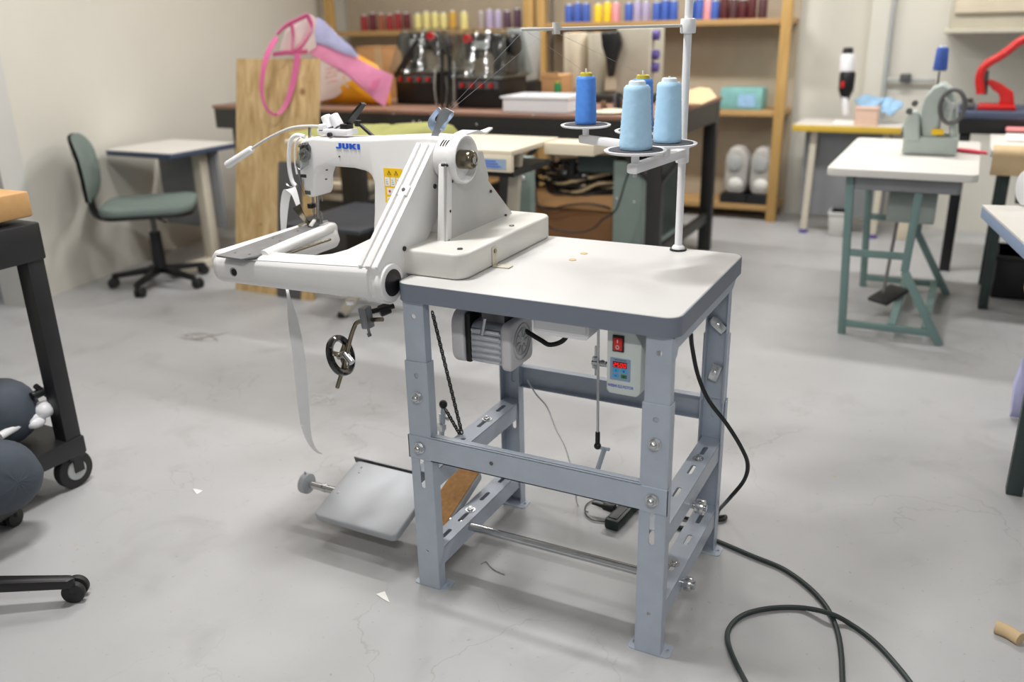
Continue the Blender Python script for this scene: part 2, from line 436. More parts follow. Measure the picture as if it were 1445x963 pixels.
mc = Matrix((_R, _U, -_fw)).transposed().to_4x4(); mc.translation = CAM; cam.matrix_world = mc
cd.sensor_fit = 'HORIZONTAL'; cd.sensor_width = 36; cd.lens = F*36/1445; cd.clip_start = .02
cd.dof.use_dof = True; cd.dof.focus_distance = 1.92; cd.dof.aperture_fstop = (F*36/1445/1000)/.015; cd.dof.aperture_blades = 0
sc = bpy.context.scene; sc.camera = cam
sc.view_settings.view_transform = 'Standard'; sc.view_settings.look = 'None'; sc.view_settings.gamma = 1; sc.view_settings.exposure = -.12
sc.view_settings.use_curve_mapping = False
# ================================================================== SEWING TABLE
W, D, w, d, HT = .5867, .4512, .0555, .027, .74
tb = thing('sewing_table', 'grey height-adjustable steel sewing table with white laminate top carrying the white sewing machine', 'table', (W/2, D/2, 0))
TT = .0386; x0, x1, y0, y1 = -.010, W+.009, -.006, D+.0446
mt = MB()
mt.prism(rrect(x0+.0015, x1-.0015, y0+.0015, y1-.0015, .028, 8), 'z', HT-.012, HT, .002, 1)
top = mt.build('tabletop', 'white_top', tb)
e = MB().holed(rrect(x0, x1, y0, y1, .03, 8), [rrect(x0+.0016, x1-.0016, y0+.0016, y1-.0016, .0285, 8)], 'z', HT-TT, HT-.0004)
e.prism(rrect(x0+.001, x1-.001, y0+.001, y1-.001, .029, 8), 'z', HT-TT, HT-.0125)
e.build('edge_band', 'grey_edge', tb)
for px, py in ((824, 358), (808, 367)):
    p = AZ(px, py, HT); MB().cyl((p.x, p.y, HT-.001), (p.x, p.y, HT+.0012), .0085, n=24).build('hole_plug', 'tan_cloth', tb)
def yz(z0, z1): return z0, z1
def leg(xa, front, slots, low_top=.5667):
    # lower C-channel: web (holed) + two flanges, then the telescoping upper post, foot and bolts
    xb = xa+w; s = 1 if front else -1; yw = 0 if front else D   # outer web plane
    t = .0022*s
    m = MB(); hs = [slot((xa+xb)/2, z, .011, h) for z, h in slots] + [circ((xa+xb)/2, .535, .006), circ((xa+xb)/2, .10, .0001+.004)]
    m.holed([(xa+.0021, .002), (xb-.0021, .002), (xb-.0021, low_top), (xa+.0021, low_top)], hs, 'y', yw, yw+t)
    fd = d if front else -d
    for x in (xa, xb-.0022): m.bx(x, x+.0022, min(yw, yw+fd), max(yw, yw+fd), .002, low_top)
    lg = m.build('leg', 'frame_grey', tb)
    g = .0028; u = MB(); yu = yw+g*s
    u.holed([(xa+g+.0021, .40), (xb-g-.0021, .40), (xb-g-.0021, HT-TT-.001), (xa+g+.0021, HT-TT-.001)], [circ((xa+xb)/2, .668, .0055), slot((xa+xb)/2, .47, .010, .02)], 'y', yu, yu+t)
    for x in (xa+g, xb-g-.0022): u.bx(x, x+.0022, min(yu, yu+(fd-.004*s)), max(yu, yu+(fd-.004*s)), .40, HT-TT-.001)
    u.build('upper_post', 'frame_grey', lg)
    f = MB(); yc = sorted((yw+.001*s, yw+(d+.018)*s))
    f.holed(rrect(xa-.016, xb+.018, yc[0], yc[1], .009), [slot(xb+.009, (yc[0]+yc[1])/2, .006, .011), slot(xa-.008, (yc[0]+yc[1])/2, .006, .011)], 'z', 0.0, .0025)
    f.build('foot_plate', 'frame_grey', lg)
    return lg
leg_lf = leg(0, True, ((.300, .075),)); leg_rf = leg(W-w, True, ((.300, .075),))
leg_lb = leg(0, False, ((.40, .10), (.24, .05))); leg_rb = leg(W-w, False, ((.40, .10), (.24, .05)))
# front and back cross bars that wrap the legs
def crossbar(front, z0, z1):
    s = 1 if front else -1; yo = -.0024 if front else D+.0024
    m = MB(); a, b = sorted((yo, yo+.0022*s))
    if front:
        m.holed([(w-.004, z0), (W-w+.004, z0), (W-w+.004, z1), (w-.004, z1)], [circ(.205, (z0+z1)/2, .0045)], 'y', a+.003, b+.003)
        m.bx(-.003, W+.003, a, b, z0-.0, z1-.004)
        m.bx(w-.002, W-w+.002, a, a+.020, z1-.0022, z1)
        m.bx(w-.002, W-w+.002, a, a+.020, z0, z0+.0022)
    else:
        m.bx(-.003, W+.003, a, b, z0, z1)
        m.bx(w, W-w, b-.02, b, z1-.0022, z1); m.bx(w, W-w, b-.02, b, z0, z0+.0022)
    for x in (-.0032, W+.001): m.bx(x, x+.0022, min(yo, yo+.018*s), max(yo, yo+.018*s), z0, z1-.004)
    return m.build('crossbar', 'frame_grey', tb)
cb = crossbar(True, .337, .396); cbb = crossbar(False, .346, .404)
MB().cyl((.205, -.0034, .3665), (.205, -.0028, .3665), .0045, n=16).build('hole', 'dark_steel', cb)
# side rails: channels with slotted tops
def rail(xa, xb, zt, h, name='side_rail'):
    ya, yb = .004, D-.004; m = MB(); xm = (xa+xb)/2
    m.holed([(xa, ya), (xb, ya), (xb, yb), (xa, yb)], [slot(xm, y, .011, l) for y, l in ((.085, .04), (.165, .045), (.275, .045), (.375, .045))], 'z', zt-.0022, zt)
    for x in (xa, xb-.0022): m.bx(x, x+.0022, ya, yb, zt-h, zt-.001)
    return m.build(name, 'frame_grey', tb)
rails = [rail(.004, w-.004, .304, .045), rail(W-w+.004, W-.003, .296, .045), rail(.004, w-.004, .098, .045), rail(W-w+.004, W-.003, .114, .045)]
for r, (xm, zt, ys) in zip(rails, ((w/2, .304, (.30,)), (W-w/2, .296, (.33,)), (w/2, .098, (.20,)), (W-w/2, .114, (.17,)))):
    for y in ys:
        b = MB(); b.cyl((xm, y, zt), (xm, y, zt+.002), .0125, n=24); b.cyl((xm, y, zt+.001), (xm, y, zt+.006), .009, .007, n=20, bev=.001); b.cyl((xm, y, zt+.006), (xm, y, zt+.0095), .0045, n=6)
        b.build('rail_bolt', 'zinc', r)
for xm, x in ((w/2, 0), (W-w/2, W-w)):
    for lg, zs in ((leg_lf if x == 0 else leg_rf, (.486, .3665)),):
        for z in zs: bolt(MB(), (x+w/2, -.0045 if z < .4 else -.0005, z), (0, -1, 0), .0105, .007).build('bolt', 'zinc', lg)
for x, lg in ((0, leg_lb), (W-w, leg_rb)):
    for z, aa in ((.585, -.9), (.468, .3)):
        mtx = Matrix.Translation((x+w/2, D-.012, z)) @ Matrix.Rotation(aa, 4, 'Y')
        nb = MB(); nb.bx(-.0115, .0115, -.004, .003, -.021, .021, .002, 2, mtx); nb.cyl((x+w/2, D-.014, z), (x+w/2, D-.024, z), .006, n=6)
        nb.build('clamp_nut', 'zinc', lg)
# top side angles under the board
for xa, xb in ((.001, .004), (W-.004, W-.001)):
    m = MB(); m.prism([(.006, HT-TT-.001), (D+.02, HT-TT-.001), (D+.02, HT-TT-.012), (D-.004, HT-TT-.030), (.036, HT-TT-.030), (.026, HT-TT-.045), (.006, HT-TT-.047)], 'x', xa, xb)
    m.bx(min(xa, xa+(.02 if xa < .1 else -.02)), max(xb, xa+(.02 if xa < .1 else 0)), .006, D+.02, HT-TT-.003, HT-TT-.001)
    m.build('top_angle', 'frame_grey', tb)
# tie rods with collars and treadle pedals
def collar(x, y, z, r=.016, l=.016):
    m = MB(); m.cyl((x, y, z), (x+l, y, z), r, n=28, bev=.0015); m.cyl((x+l/2, y, z), (x+l/2, y-.3*r, z+r*.98), .0035, n=6)
    return m
YR, ZR = .155, .083
rod = MB().cyl((-.44, YR, ZR), (W+.026, YR, ZR), .0100, n=20).build('tie_rod', 'zinc', tb)
c1 = MB(); c1.cyl((-.464, YR, ZR), (-.446, YR, ZR), .028, n=32, bev=.002); c1.cyl((-.455, YR, ZR+.026), (-.455, YR-.002, ZR+.036), .003, n=8); c1.build('end_collar', 'pedal_grey', rod)
collar(W+.003, YR, ZR).build('shaft_collar', 'zinc', rod)
collar(-.40, YR+.0, ZR, .0115, .013).build('shaft_collar', 'zinc', rod)
rod2 = MB().cyl((-.065, .215, .243), (W+.026, .215, .243), .0075, n=20).build('upper_shaft', 'zinc', tb)
collar(W+.003, .215, .243, .017, .018).build('shaft_collar', 'zinc', rod2)
def pedal(xa, xb, ya, yb, za, zb, cork=False):
    # plate tilted about X: front low, back high
    ang = math.atan2(zb-za, yb-ya); L = math.hypot(zb-za, yb-ya)
    mt = Matrix.Translation((0, ya, za)) @ Matrix.Rotation(ang, 4, 'X')
    m = MB(); m.prism(rrect(xa, xb, 0, L, .016, 5), 'z', -.022, 0, .004, 3, .9, mt)
    p = m.build('pedal', 'pedal_grey', tb)
    if cork: MB().prism(rrect(xa+.004, xb-.005, .004, L-.004, .01, 4), 'z', 0, .0022, 0, 2, .6, mt).build('cork_mat', 'cork', p)
    else:
        for u, v in ((xa+.03, L-.022), (xa+.035, L-.040), (xa+.022, .085)):
            MB().sph(mt @ Vector((u, v, .0)), .0032, (1, 1, .5), 8).build('rivet', 'zinc', p)
        h = MB(); h.bx(xa-.012, xb, L+.004, L+.0065, -.016, .004, 0, 2, mt); h.build('hinge_strip', 'dark_steel', p)
    return p
pedal(-.352, -.100, .050, .248, .072, .132); pedal(-.077, .000, .095, .316, .072, .146, True)
k = MB(); k.bar((-.060, .215, .243), (-.060, .24, .350), .012, .005); kv = k.build('knee_lever', 'frame_grey', tb)
MB().sph((-.060, .238, .355), .0105, (1, 1, 1.1)).build('lever_knob', 'black_plastic', kv)
kk = MB(); kk.cyl((-.050, .205, .29), (-.050, .205, .345), .003, n=8); kk.cyl((-.058, .205, .308), (-.040, .205, .308), .011, n=6); kk.sph((-.05, .24, .318), .006); kk.build('linkage', 'zinc', tb)
# black bead chain from the board down to the pedal lever
ch = MB(); a = Vector((-.058, .21, .60)); b = Vector((.012, .20, .312)); n = 36
for i in range(n):
    p = a.lerp(b, i/(n-1)); t = (b-a).normalized(); s_ = Vector((1, 0, .24)).normalized() if i % 2 else Vector((0, 1, 0))
    loop = [p+t*(.0072*math.cos(q))+s_*(.0042*math.sin(q)) for q in [2*PI*j/8 for j in range(8)]]
    ch.tube(loop, .0016, 5, 0, True)
b2 = Vector((-.028, .20, .36)); 
for i in range(12):
    p = b2.lerp(b+Vector((-.004, 0, -.01)), i/11); t = (b-b2).normalized(); s_ = Vector((1, 0, .5)).normalized() if i % 2 else Vector((0, 1, 0))
    ch.tube([p+t*(.0060*math.cos(q))+s_*(.0040*math.sin(q)) for q in [2*PI*j/8 for j in range(8)]], .0015, 5, 0, True)
ch.build('pedal_chain', 'black_plastic', tb)
# pull rod from the motor clutch to the crank on the upper shaft
pr = MB(); pr.cyl((.338, .262, HT-TT-.02), (.343, .255, .345), .0032, n=10); pr.cyl((.333, .262, .49), (.333, .262, .56), .0026, n=8)
prd = pr.build('pull_rod', 'zinc', tb)
q = MB(); q.cyl((.3425, .256, .353), (.343, .255, .325), .0055, n=12); q.sph((.3432, .2545, .318), .0085); q.build('ball_joint', 'black_plastic', prd)
q = MB(); q.bar((.349, .215, .243), (.360, .258, .316), .005, .014); q.cyl((.34, .256, .314), (.372, .256, .314), .004, n=8); q.build('crank', 'frame_grey', prd)
q = MB(); q.cyl((.325, .262, .52), (.362, .262, .52), .007, n=6); q.cyl((.333, .262, .508), (.333, .262, .516), .008, n=6); q.cyl((.333, .262, .526), (.333, .262, .534), .008, n=6); q.sph((.352, .255, .524), .008); q.build('rod_clamp', 'zinc', prd)
# ---------------- under the board: motor, junction box, speed controller
mo = thing('servo_motor', 'grey finned electric motor hung under the white tabletop behind the left front leg', 'motor', (.15, .15, .55))
ya = .15
p = MB(); p.prism(rrect(.083, .165, -.052, .048, .012, 4), 'x', 0, .001) if False else None
zc = .590
m = MB(); m.prism(rrect(ya-.050, ya+.050, zc-.050, zc+.045, .02, 5), 'x', .107, .182, .002, 1)
for i in range(6):
    z = zc-.036+i*.0135; m.bx(.110, .180, ya-.0560, ya-.046, z-.0038, z+.0038, .003, 2)
m.build('finned_body', 'alu', mo)
m = MB(); m.prism(rrect(ya-.056, ya+.056, zc-.056, zc+.052, .016, 6), 'x', .182, .206, .007, 3)
m.build('end_cap', 'motor_grey', mo)
v = MB()
for rr in (.040, .030): v.tube([(.2068, ya+rr*math.cos(t), zc+rr*math.sin(t)) for t in [2*PI*i/28 for i in range(28)]], .0014, 6, 0, True)
for i in range(8):
    t = 2*PI*i/8; v.bar((.2068, ya+.01*math.cos(t), zc+.01*math.sin(t)), (.2068, ya+.026*math.cos(t), zc+.026*math.sin(t)), .004, .0025, (1, 0, 0))
v.build('fan_grille', 'grey_plastic', mo)
m = MB(); m.prism(rrect(ya-.058, ya+.058, zc-.054, zc+.068, .032, 6), 'x', .062, .092, .006, 3); m.build('belt_cover', 'motor_grey', mo)
MB().bx(.0925, .1065, ya-.05, ya+.05, zc-.048, zc+.065, .004).build('cover_gap', 'black_plastic', mo)
m = MB(); m.bx(.125, .18, ya-.03, ya+.03, zc+.045, HT-TT-.001); m.build('mount_bracket', 'dark_steel', mo)
MB().cyl((.148, ya-.056, zc+.062), (.142, ya-.062, zc+.026), .0045, n=10).build('tension_bolt', 'zinc', mo)
MB().tube([(.2, ya+.02, zc+.02), (.24, ya+.02, .592), (.265, ya+.02, .584), (.295, ya+.03, .60), (.31, ya+.03, .655)], .0055, 8).build('motor_cable', 'cable_black', mo)
jb = thing('junction_box', 'white plastic drawer-like box fixed under the tabletop beside the motor', 'box', (.34, .06, .66))
m = MB(); m.prism([(.292, HT-TT-.001), (.412, HT-TT-.001), (.412, .668), (.404, .660), (.300, .660), (.292, .668)], 'y', .028, .13, .003, 2); m.build('drawer_body', 'white_plastic', jb)
m = MB(); m.prism(rrect(.298, .406, .670, HT-TT-.004, .006), 'y', .0245, .028, .001, 1); m.build('drawer_front', 'white_plastic', jb)
cbx = thing('speed_controller', 'pale control box with red rocker switch and lit red digits hung beside right front leg', 'control box', (.48, .1, .55))
X0, X1, Z0, Z1, YF = .4475, .5165, .5595, .6995, .030
m = MB(); m.prism([(X0, Z0+.008), (X0+.006, Z0), (X1-.008, Z0), (X1, Z0+.008), (X1, Z1-.030), (X1-.012, Z1-.012), (X1-.012, Z1), (X0, Z1)], 'y', YF, .155, .003, 2)
m.build('housing', 'mint_white', cbx)
sw = MB().bx(X0+.012, X0+.035, YF-.003, YF+.002, Z1-.051, Z1-.018, .001).build('rocker_switch', 'black_plastic', cbx)
r_ = MB().bx(X0+.0145, X0+.0325, YF-.006, YF-.0028, Z1-.0475, Z1-.0215, .0015).build('rocker', 'red_switch', sw)
s = MB(); s.bx(X0+.0228, X0+.0242, YF-.0066, YF-.006, Z1-.0315, Z1-.0255)
s.tube([(X0+.0235+.0030*math.cos(t), YF-.0063, Z1-.0405+.0034*math.sin(t)) for t in [2*PI*i/16 for i in range(16)]], .0006, 5, 0, True); s.build('switch_marks', 'white_plastic', r_)
pn = MB().bx(X0+.0075, X0+.0485, YF-.0012, YF+.001, Z0+.030, Z0+.0755, .0005, 1).build('key_panel', 'panel_blue', cbx)
dz = Z0+.0625; ds = MB().bx(X0+.0135, X0+.0415, YF-.002, YF-.001, dz-.0058, dz+.0062).build('display', 'display_dark', pn)
SEG = dict(a=((-1, 1), (1, 1)), b=((1, 1), (1, 0)), c=((1, 0), (1, -1)), d=((-1, -1), (1, -1)), e=((-1, 0), (-1, -1)), f=((-1, 1), (-1, 0)), g=((-1, 0), (1, 0)))
dg_ = MB()
for i, chs in enumerate(('abged', 'afgcd', 'abcdef', 'abcdef')):
    cx = X0+.0175+i*.0067
    for k in chs:
        (ax, az), (bx_, bz) = SEG[k]; dg_.bar((cx+ax*.0019+az*.0004, YF-.0023, dz+az*.0037), (cx+bx_*.0019+bz*.0004, YF-.0023, dz+bz*.0037), .0011, .0006, (0, 1, 0))
dg_.build('digits', 'led_red', ds)
for i, (kx, kz, mm) in enumerate(((.0195, .0505, 'blue_key'), (.0360, .0505, 'blue_key'), (.0195, .0395, 'blue_key'), (.0360, .0395, 'green_key'))):
    kb = MB().bx(X0+kx-.006, X0+kx+.006, YF-.0022, YF-.001, Z0+kz-.0037, Z0+kz+.0037, .0008).build('key', mm, pn)
    g = MB()
    if i == 0: g.prism([(X0+kx-.001, Z0+kz), (X0+kx+.0015, Z0+kz+.0016), (X0+kx+.0015, Z0+kz-.0016)], 'y', YF-.0026, YF-.002)
    elif i == 1: g.bx(X0+kx-.002, X0+kx+.002, YF-.0026, YF-.002, Z0+kz-.0005, Z0+kz+.0005); g.bx(X0+kx-.0005, X0+kx+.0005, YF-.0026, YF-.002, Z0+kz-.002, Z0+kz+.002)
    elif i == 2: g.bx(X0+kx-.002, X0+kx+.002, YF-.0026, YF-.002, Z0+kz-.0005, Z0+kz+.0005)
    else: g.bx(X0+kx-.0015, X0+kx+.0015, YF-.0026, YF-.002, Z0+kz-.0015, Z0+kz+.0015)
    g.build('key_mark', 'ink_dark', kb)
MB().text('SERVO MOTOR', .0034, (X0+.028, YF-.0015, Z0+.0722), (1, 0, 0), (0, 0, 1), .0002).build('panel_print', 'ink_dark', pn)
MB().text('WEISHI ELE.MOTOR', .0084, (X0+.029, YF-.0004, Z0+.0175), (1, 0, 0), (0, 0, 1), .0003, .70).build('brand_lettering', 'ink_blue', cbx)
MB().bx(X0-.001, X0+.052, YF-.003, .09, Z1-.002, HT-TT-.0005, .001).build('mount_flange', 'mint_white', cbx)
# ================================================================== FEED-OFF-THE-ARM SEWING MACHINE
sm = thing('sewing_machine', 'white industrial sewing machine with long feed arm and yellow warning sticker on the grey table', 'sewing machine', (-.05, .22, HT))
# base slab on the board
m = MB()
m.prism(rrect(-.085, .122, .055, .495, .03, 6), 'z', HT+.0005, .796, .006, 3, .6)
# lower frame: the casting that runs from the front tube back to the pillar
m2 = MB()
fr = [(-.030, -.005), (-.030, .27), (-.195, .27), (-.208, .20)]+[(AZ(px, py, .772).x, AZ(px, py, .772).y) for px, py in ((509, 343), (490, 352), (468, 358), (440, 361))]
fr = [p if i < 2 else (p[0], min(p[1], .30)) for i, p in enumerate(fr)]+[(-.40, .0), (-.40, -.005)]
m2.prism(fr, 'z', .712, .772, .012, 3, .5)
base = m.build('base', 'offwhite_base', sm)
m2.build('frame', 'white_paint', sm)
# body: pillar + horizontal arm + head, one casting (outline in the plane of the arm, given real depth)
def yplane(pts, y): return [(AY(px, py, y).x, AY(px, py, y).z) for px, py in pts]
out = yplane([(640, 196), (600, 193), (560, 194), (520, 196), (470, 196), (440, 194), (426, 197), (419, 206)], .212) \
    + [(-.419, .905), (-.405, .853), (-.384, .851), (-.376, .866), (-.372, .900), (-.360, .922), (-.335, .930), (-.255, .929)]+yplane([(516, 242), (523, 248), (527, 259), (527, 300), (524, 372), (640, 380)], .212)
m = MB(); m.prism(out, 'y', .212, .288, .011, 4, .35)
m.build('arm_casting', 'white_paint', sm)
# top cover step and screws on the arm front
m = MB()
for px, py in ((479, 221), (462, 262)): p = AY(px, py, .212); m.cyl((p.x, .2105, p.z), (p.x, .214, p.z), .0022, n=12)
m.build('arm_screw', 'ink_dark', sm) if False else None
for px, py in ((479, 221), (461, 240), (460, 253)):
    p = AY(px, py, .211); MB().cyl((p.x, .2095, p.z), (p.x, .214, p.z), .0020, n=12).build('arm_screw', 'dark_steel', sm)
# lettering, built as its own bold italic-free block letters
lx, lz = AY(474, 206, .2112), AY(509, 209, .2112); lp = lx; sc_ = (lz.x-lx.x)/3.52; hh = .0125
def LT(polys, ox):
    for pl in polys: LB.prism([(lp.x+(u+ox)*sc_, lp.z-.0055+v*hh+.0) for u, v in pl], 'y', .2103, .2122)
LB = MB()
LT([[(.42, 1), (.78, 1), (.78, .22), (.62, 0), (.0, 0), (.0, .28), (.42, .28)]], 0)
LT([[(0, 1), (.32, 1), (.32, .26), (.54, .26), (.54, 1), (.86, 1), (.86, .2), (.70, 0), (.16, 0), (0, .2)]], .92)
LT([[(0, 1), (.32, 1), (.32, .62), (.62, 1), (1.0, 1), (.60, .52), (1.02, 0), (.62, 0), (.32, .38), (.32, 0), (0, 0)]], 1.92)
LT([[(0, 1), (.34, 1), (.34, 0), (0, 0)]], 3.06)
LB.build('brand_lettering', 'logo_blue', sm)
# yellow warning sticker on the pillar
s0, s1 = AY(541, 237, .211), AY(570, 288, .211)
sx0, sx1, sz1, sz0 = s0.x, s1.x, s0.z, s1.z-.0; sw_, sh_ = sx1-sx0, sz1-sz0
st = MB().bx(sx0, sx1, .2106, .2124, sz0, sz1).build('warning_sticker', 'sticker_yellow', sm)
def SQ(u0, u1, v0, v1, mm, nm, y=.2101): return MB().bx(sx0+u0*sw_, sx0+u1*sw_, y, y+.0006, sz0+v0*sh_, sz0+v1*sh_).build(nm, mm, st)
for k in range(3): SQ(.05+k*.32, .31+k*.32, .49, .74, 'sticker_white', 'sticker_panel')
SQ(.14, .56, .24, .43, 'sticker_white', 'sticker_panel'); SQ(.66, .95, .28, .45, 'sticker_white', 'sticker_panel'); SQ(.12, .60, .04, .17, 'sticker_white', 'sticker_panel')
for u in (.30, .68):
    t = MB(); c = (sx0+u*sw_, sz0+.87*sh_); r = .0058
    P3 = [(c[0]+r*1.05*math.cos(a), .2100, c[1]-.001+r*math.sin(a)) for a in (PI/2, PI/2+2*PI/3, PI/2+4*PI/3)]
    t.tube(P3, .0005, 5, 0, True); t.bx(c[0]-.0004, c[0]+.0004, .2098, .2104, c[1]-.002, c[1]+.0025); t.build('hazard_triangle', 'ink_dark', st)
t = MB(); t.cyl((sx0+.28*sw_, .2095, sz0+.34*sh_), (sx0+.28*sw_, .2102, sz0+.34*sh_), .0030, n=14); t.build('stop_mark', 'sticker_red', st)
t = MB(); t.prism([(sx0+.42*sw_, sz0+.215*sh_), (sx0+.60*sw_, sz0+.225*sh_), (sx0+.57*sw_, sz0+.18*sh_)], 'y', .2098, .2104); t.build('arrow_mark', 'sticker_red', st)
t = MB()
for k in range(3):
    for j in range(3): t.bx(sx0+(.10+k*.32)*sw_, sx0+(.24+k*.32-.04*j)*sw_, .2098, .2103, sz0+(.54+j*.06)*sh_, sz0+(.555+j*.06)*sh_)
t.build('sticker_print', 'ink_grey', st)
t = MB()
for k in range(4): t.bar((sx0+(.18+k*.1)*sw_, .2099, sz0+.06*sh_), (sx0+(.22+k*.1)*sw_, .2099, sz0+.14*sh_), .0012, .0005, (0, 1, 0))
t.build('sticker_print', 'ink_grey', st)
# diagonal arm (belt housing) in the YZ plane, right face at x=-.02
def xplane(pts, x): return [(AX(px, py, x).y, AX(px, py, x).z) for px, py in pts]
dg = [(534, 379), (577, 290), (616, 206), (626, 199), (636, 199), (634, 232), (622, 300), (611, 322), (596, 356), (580, 395)]
_pc = AX(553, 399, -.02); dgp = xplane(dg, -.02)+[(_pc.y+.0455*math.cos(a), _pc.z+.0455*math.sin(a)) for a in [math.radians(-28-10*i) for i in range(19)]]
m = MB(); m.prism(dgp, 'x', -.070, -.02, .004, 3, .5); dia = m.build('diagonal_arm', 'white_paint', sm)
f0 = Vector((0, *xplane([(536, 379)], -.02)[0])); f1 = Vector((0, *xplane([(617, 206)], -.02)[0])); fd = (f1-f0).normalized(); fn = Vector((0, -fd.z, fd.y))
if fn.z < 0: fn = -fn
fn = Vector((0, -abs(fd.z), abs(fd.y)))
for xa, xb in ((-.0695, -.0600), (-.0520, -.0385), (-.0270, -.0205)):
    m = MB(); a, b = f0-fd*.004+fn*.0018, f1+fn*.0018
    m.bar(Vector(((xa+xb)/2, a.y, a.z)), Vector(((xa+xb)/2, b.y, b.z)), abs(xb-xa), .007, (0, fn.y, fn.z), .0015) if False else m.prism([(a.y+fn.y*q, a.z+fn.z*q) for q in (-.006, .0065)]+[(b.y+fn.y*q, b.z+fn.z*q) for q in (.0065, -.006)], 'x', xa, xb, .0015, 2)
    m.build('cover_rib', 'white_paint', dia)
c = f0.lerp(f1, .60); m = MB(); m.bar(Vector((-.0455, *(c-fd*.013+fn*.005)[1:])), Vector((-.0455, *(c+fd*.013+fn*.005)[1:])), .022, .004, (0, fn.y, fn.z), .001); m.build('cover_clip', 'white_paint', dia)
for px, py in ((570, 351), (613, 263)):
    p = AX(px, py, -.02); q = MB(); q.cyl((-.021, p.y, p.z), (-.0165, p.y, p.z), .0052, n=20, bev=.0008); q.build('cap_screw', 'ink_dark', dia)
for px, py in ((565, 285),):
    p = f0.lerp(f1, .60)+fn*.007; q = MB(); q.cyl((-.0455, p.y, p.z), (-.0455, p.y+fn.y*.003, p.z+fn.z*.003), .0042, n=16); q.build('cap_screw', 'ink_dark', dia)
# pivot boss with the black oval cap at the foot of the diagonal
pc = AX(553, 399, -.014); q = MB(); q.cyl((-.03, pc.y, pc.z), (-.0115, pc.y, pc.z), .040, n=48, bev=.003, seg=3); bs = q.build('pivot_boss', 'white_paint', sm)
q = MB(); q.cyl((-.012, pc.y, pc.z), (-.0095, pc.y, pc.z), .0285, n=40, bev=.0008); q.build('pivot_cap', 'black_plastic', bs)
# front tube along X
tubp = yplane([(303, 362), (312, 360), (345, 364), (420, 370), (500, 376), (530, 376), (546, 380), (548, 424), (535, 429), (480, 421), (420, 413), (350, 402), (312, 400), (304, 395)], -.045)
def TR(px, zt, zb, ex=0., y0=-.050, y1=.030, r=.024):
    x = AY(px, 390, y0).x+ex; return [(x, u, v) for u, v in rrect(y0, y1, zb, zt, r, 6)]
def ZY(px, py): return AY(px, py, -.045).z
tz0, tb0, tz1, tb1 = ZY(310, 361), ZY(310, 400), ZY(534, 376), ZY(534, 428)
mz = lambda f: (tz0+(tz1-tz0)*f, tb0+(tb1-tb0)*f)
m = MB(); m.loft([TR(303, tz0-.008, tb0+.008, .0, -.042, .022, .018), TR(303, tz0-.002, tb0+.002, .004, -.048, .028, .022), TR(303, tz0, tb0, .012), TR(420, *mz(.5)), [(-.045, u, v) for x, u, v in TR(530, tz1-.002, tb1+.001)]]); m.build('front_tube', 'white_paint', sm)
p = AY(330, 384, -.049); q = MB(); q.cyl((p.x, -.0475, p.z), (p.x, -.0505, p.z), .0105, n=28); hb = q.build('tube_hole', 'ink_grey', sm)
q = MB(); q.cyl((p.x+.002, -.0505, p.z), (p.x+.002, -.0511, p.z), .0078, n=24); q.build('hole_recess', 'black_plastic', hb)
q = MB(); zt = AY(420, 371, -.05).z
a_ = AY(345, 367, -.0505); b_ = AY(520, 378, -.0505); q.tube([(a_.x, -.0498, a_.z-.0), ((a_.x+b_.x)/2, -.0502, (a_.z+b_.z)/2+.0005), (b_.x, -.0498, b_.z)], .0009, 5); q.build('cover_seam', 'ink_grey', sm)
q = MB(); p = AY(555-72, 425, -.045); q.cyl((p.x, -.02, .690), (p.x, -.02, .684), .009, n=16); q.build('drain_plug', 'white_paint', sm)
# cylinder bed pointing back under the needle
yb0, yb1 = -.03, .285
m = MB(); m.prism([(-.492, .716), (-.455, .703), (-.415, .703), (-.378, .715), (-.366, .733), (-.372, .753), (-.385, .766), (-.482, .768), (-.496, .75)], 'y', yb0, yb1, .008, 3, .3); bed = m.build('cylinder_bed', 'white_paint', sm)
q = MB(); pl = [AZ(px, py, .771) for px, py in ((305, 361), (340, 366), (362, 362), (467, 317), (462, 311), (442, 314))]
q.prism([(v.x, v.y) for v in pl], 'z', .768, .772, .0008, 1); tp = q.build('throat_plate', 'plate_steel', sm)
for px, py in ((332, 357), (352, 359), (395, 340), (420, 326), (385, 336)):
    p = AZ(px, py, .772); MB().cyl((p.x, p.y, .7715), (p.x, p.y, .7728), .0028, n=10).build('plate_screw', 'steel', tp)
q = MB(); q.tube([AZ(372, 362, .766), AZ(420, 341, .766), AZ(466, 322, .766)], .0135, 14); q.build('front_roller_cover', 'white_paint', sm)
q = MB(); q.tube([AZ(384, 366, .752), AZ(430, 350, .752), AZ(466, 338, .752)], .0035, 10); q.build('guide_bar', 'bronze', sm)
pe = AZ(464, 325, .757); q = MB(); q.prism(rrect(pe.x-.022, pe.x+.014, .730, .774, .012, 5), 'y', pe.y-.022, pe.y+.020, .004, 2); ec = q.build('end_cover', 'white_paint', sm)
for k in range(4):
    x = pe.x-.012+k*.007; MB().bx(x-.0012, x+.0012, pe.y-.0232, pe.y-.021, .742, .766, .0005, 1).build('cover_slot', 'ink_dark', ec)
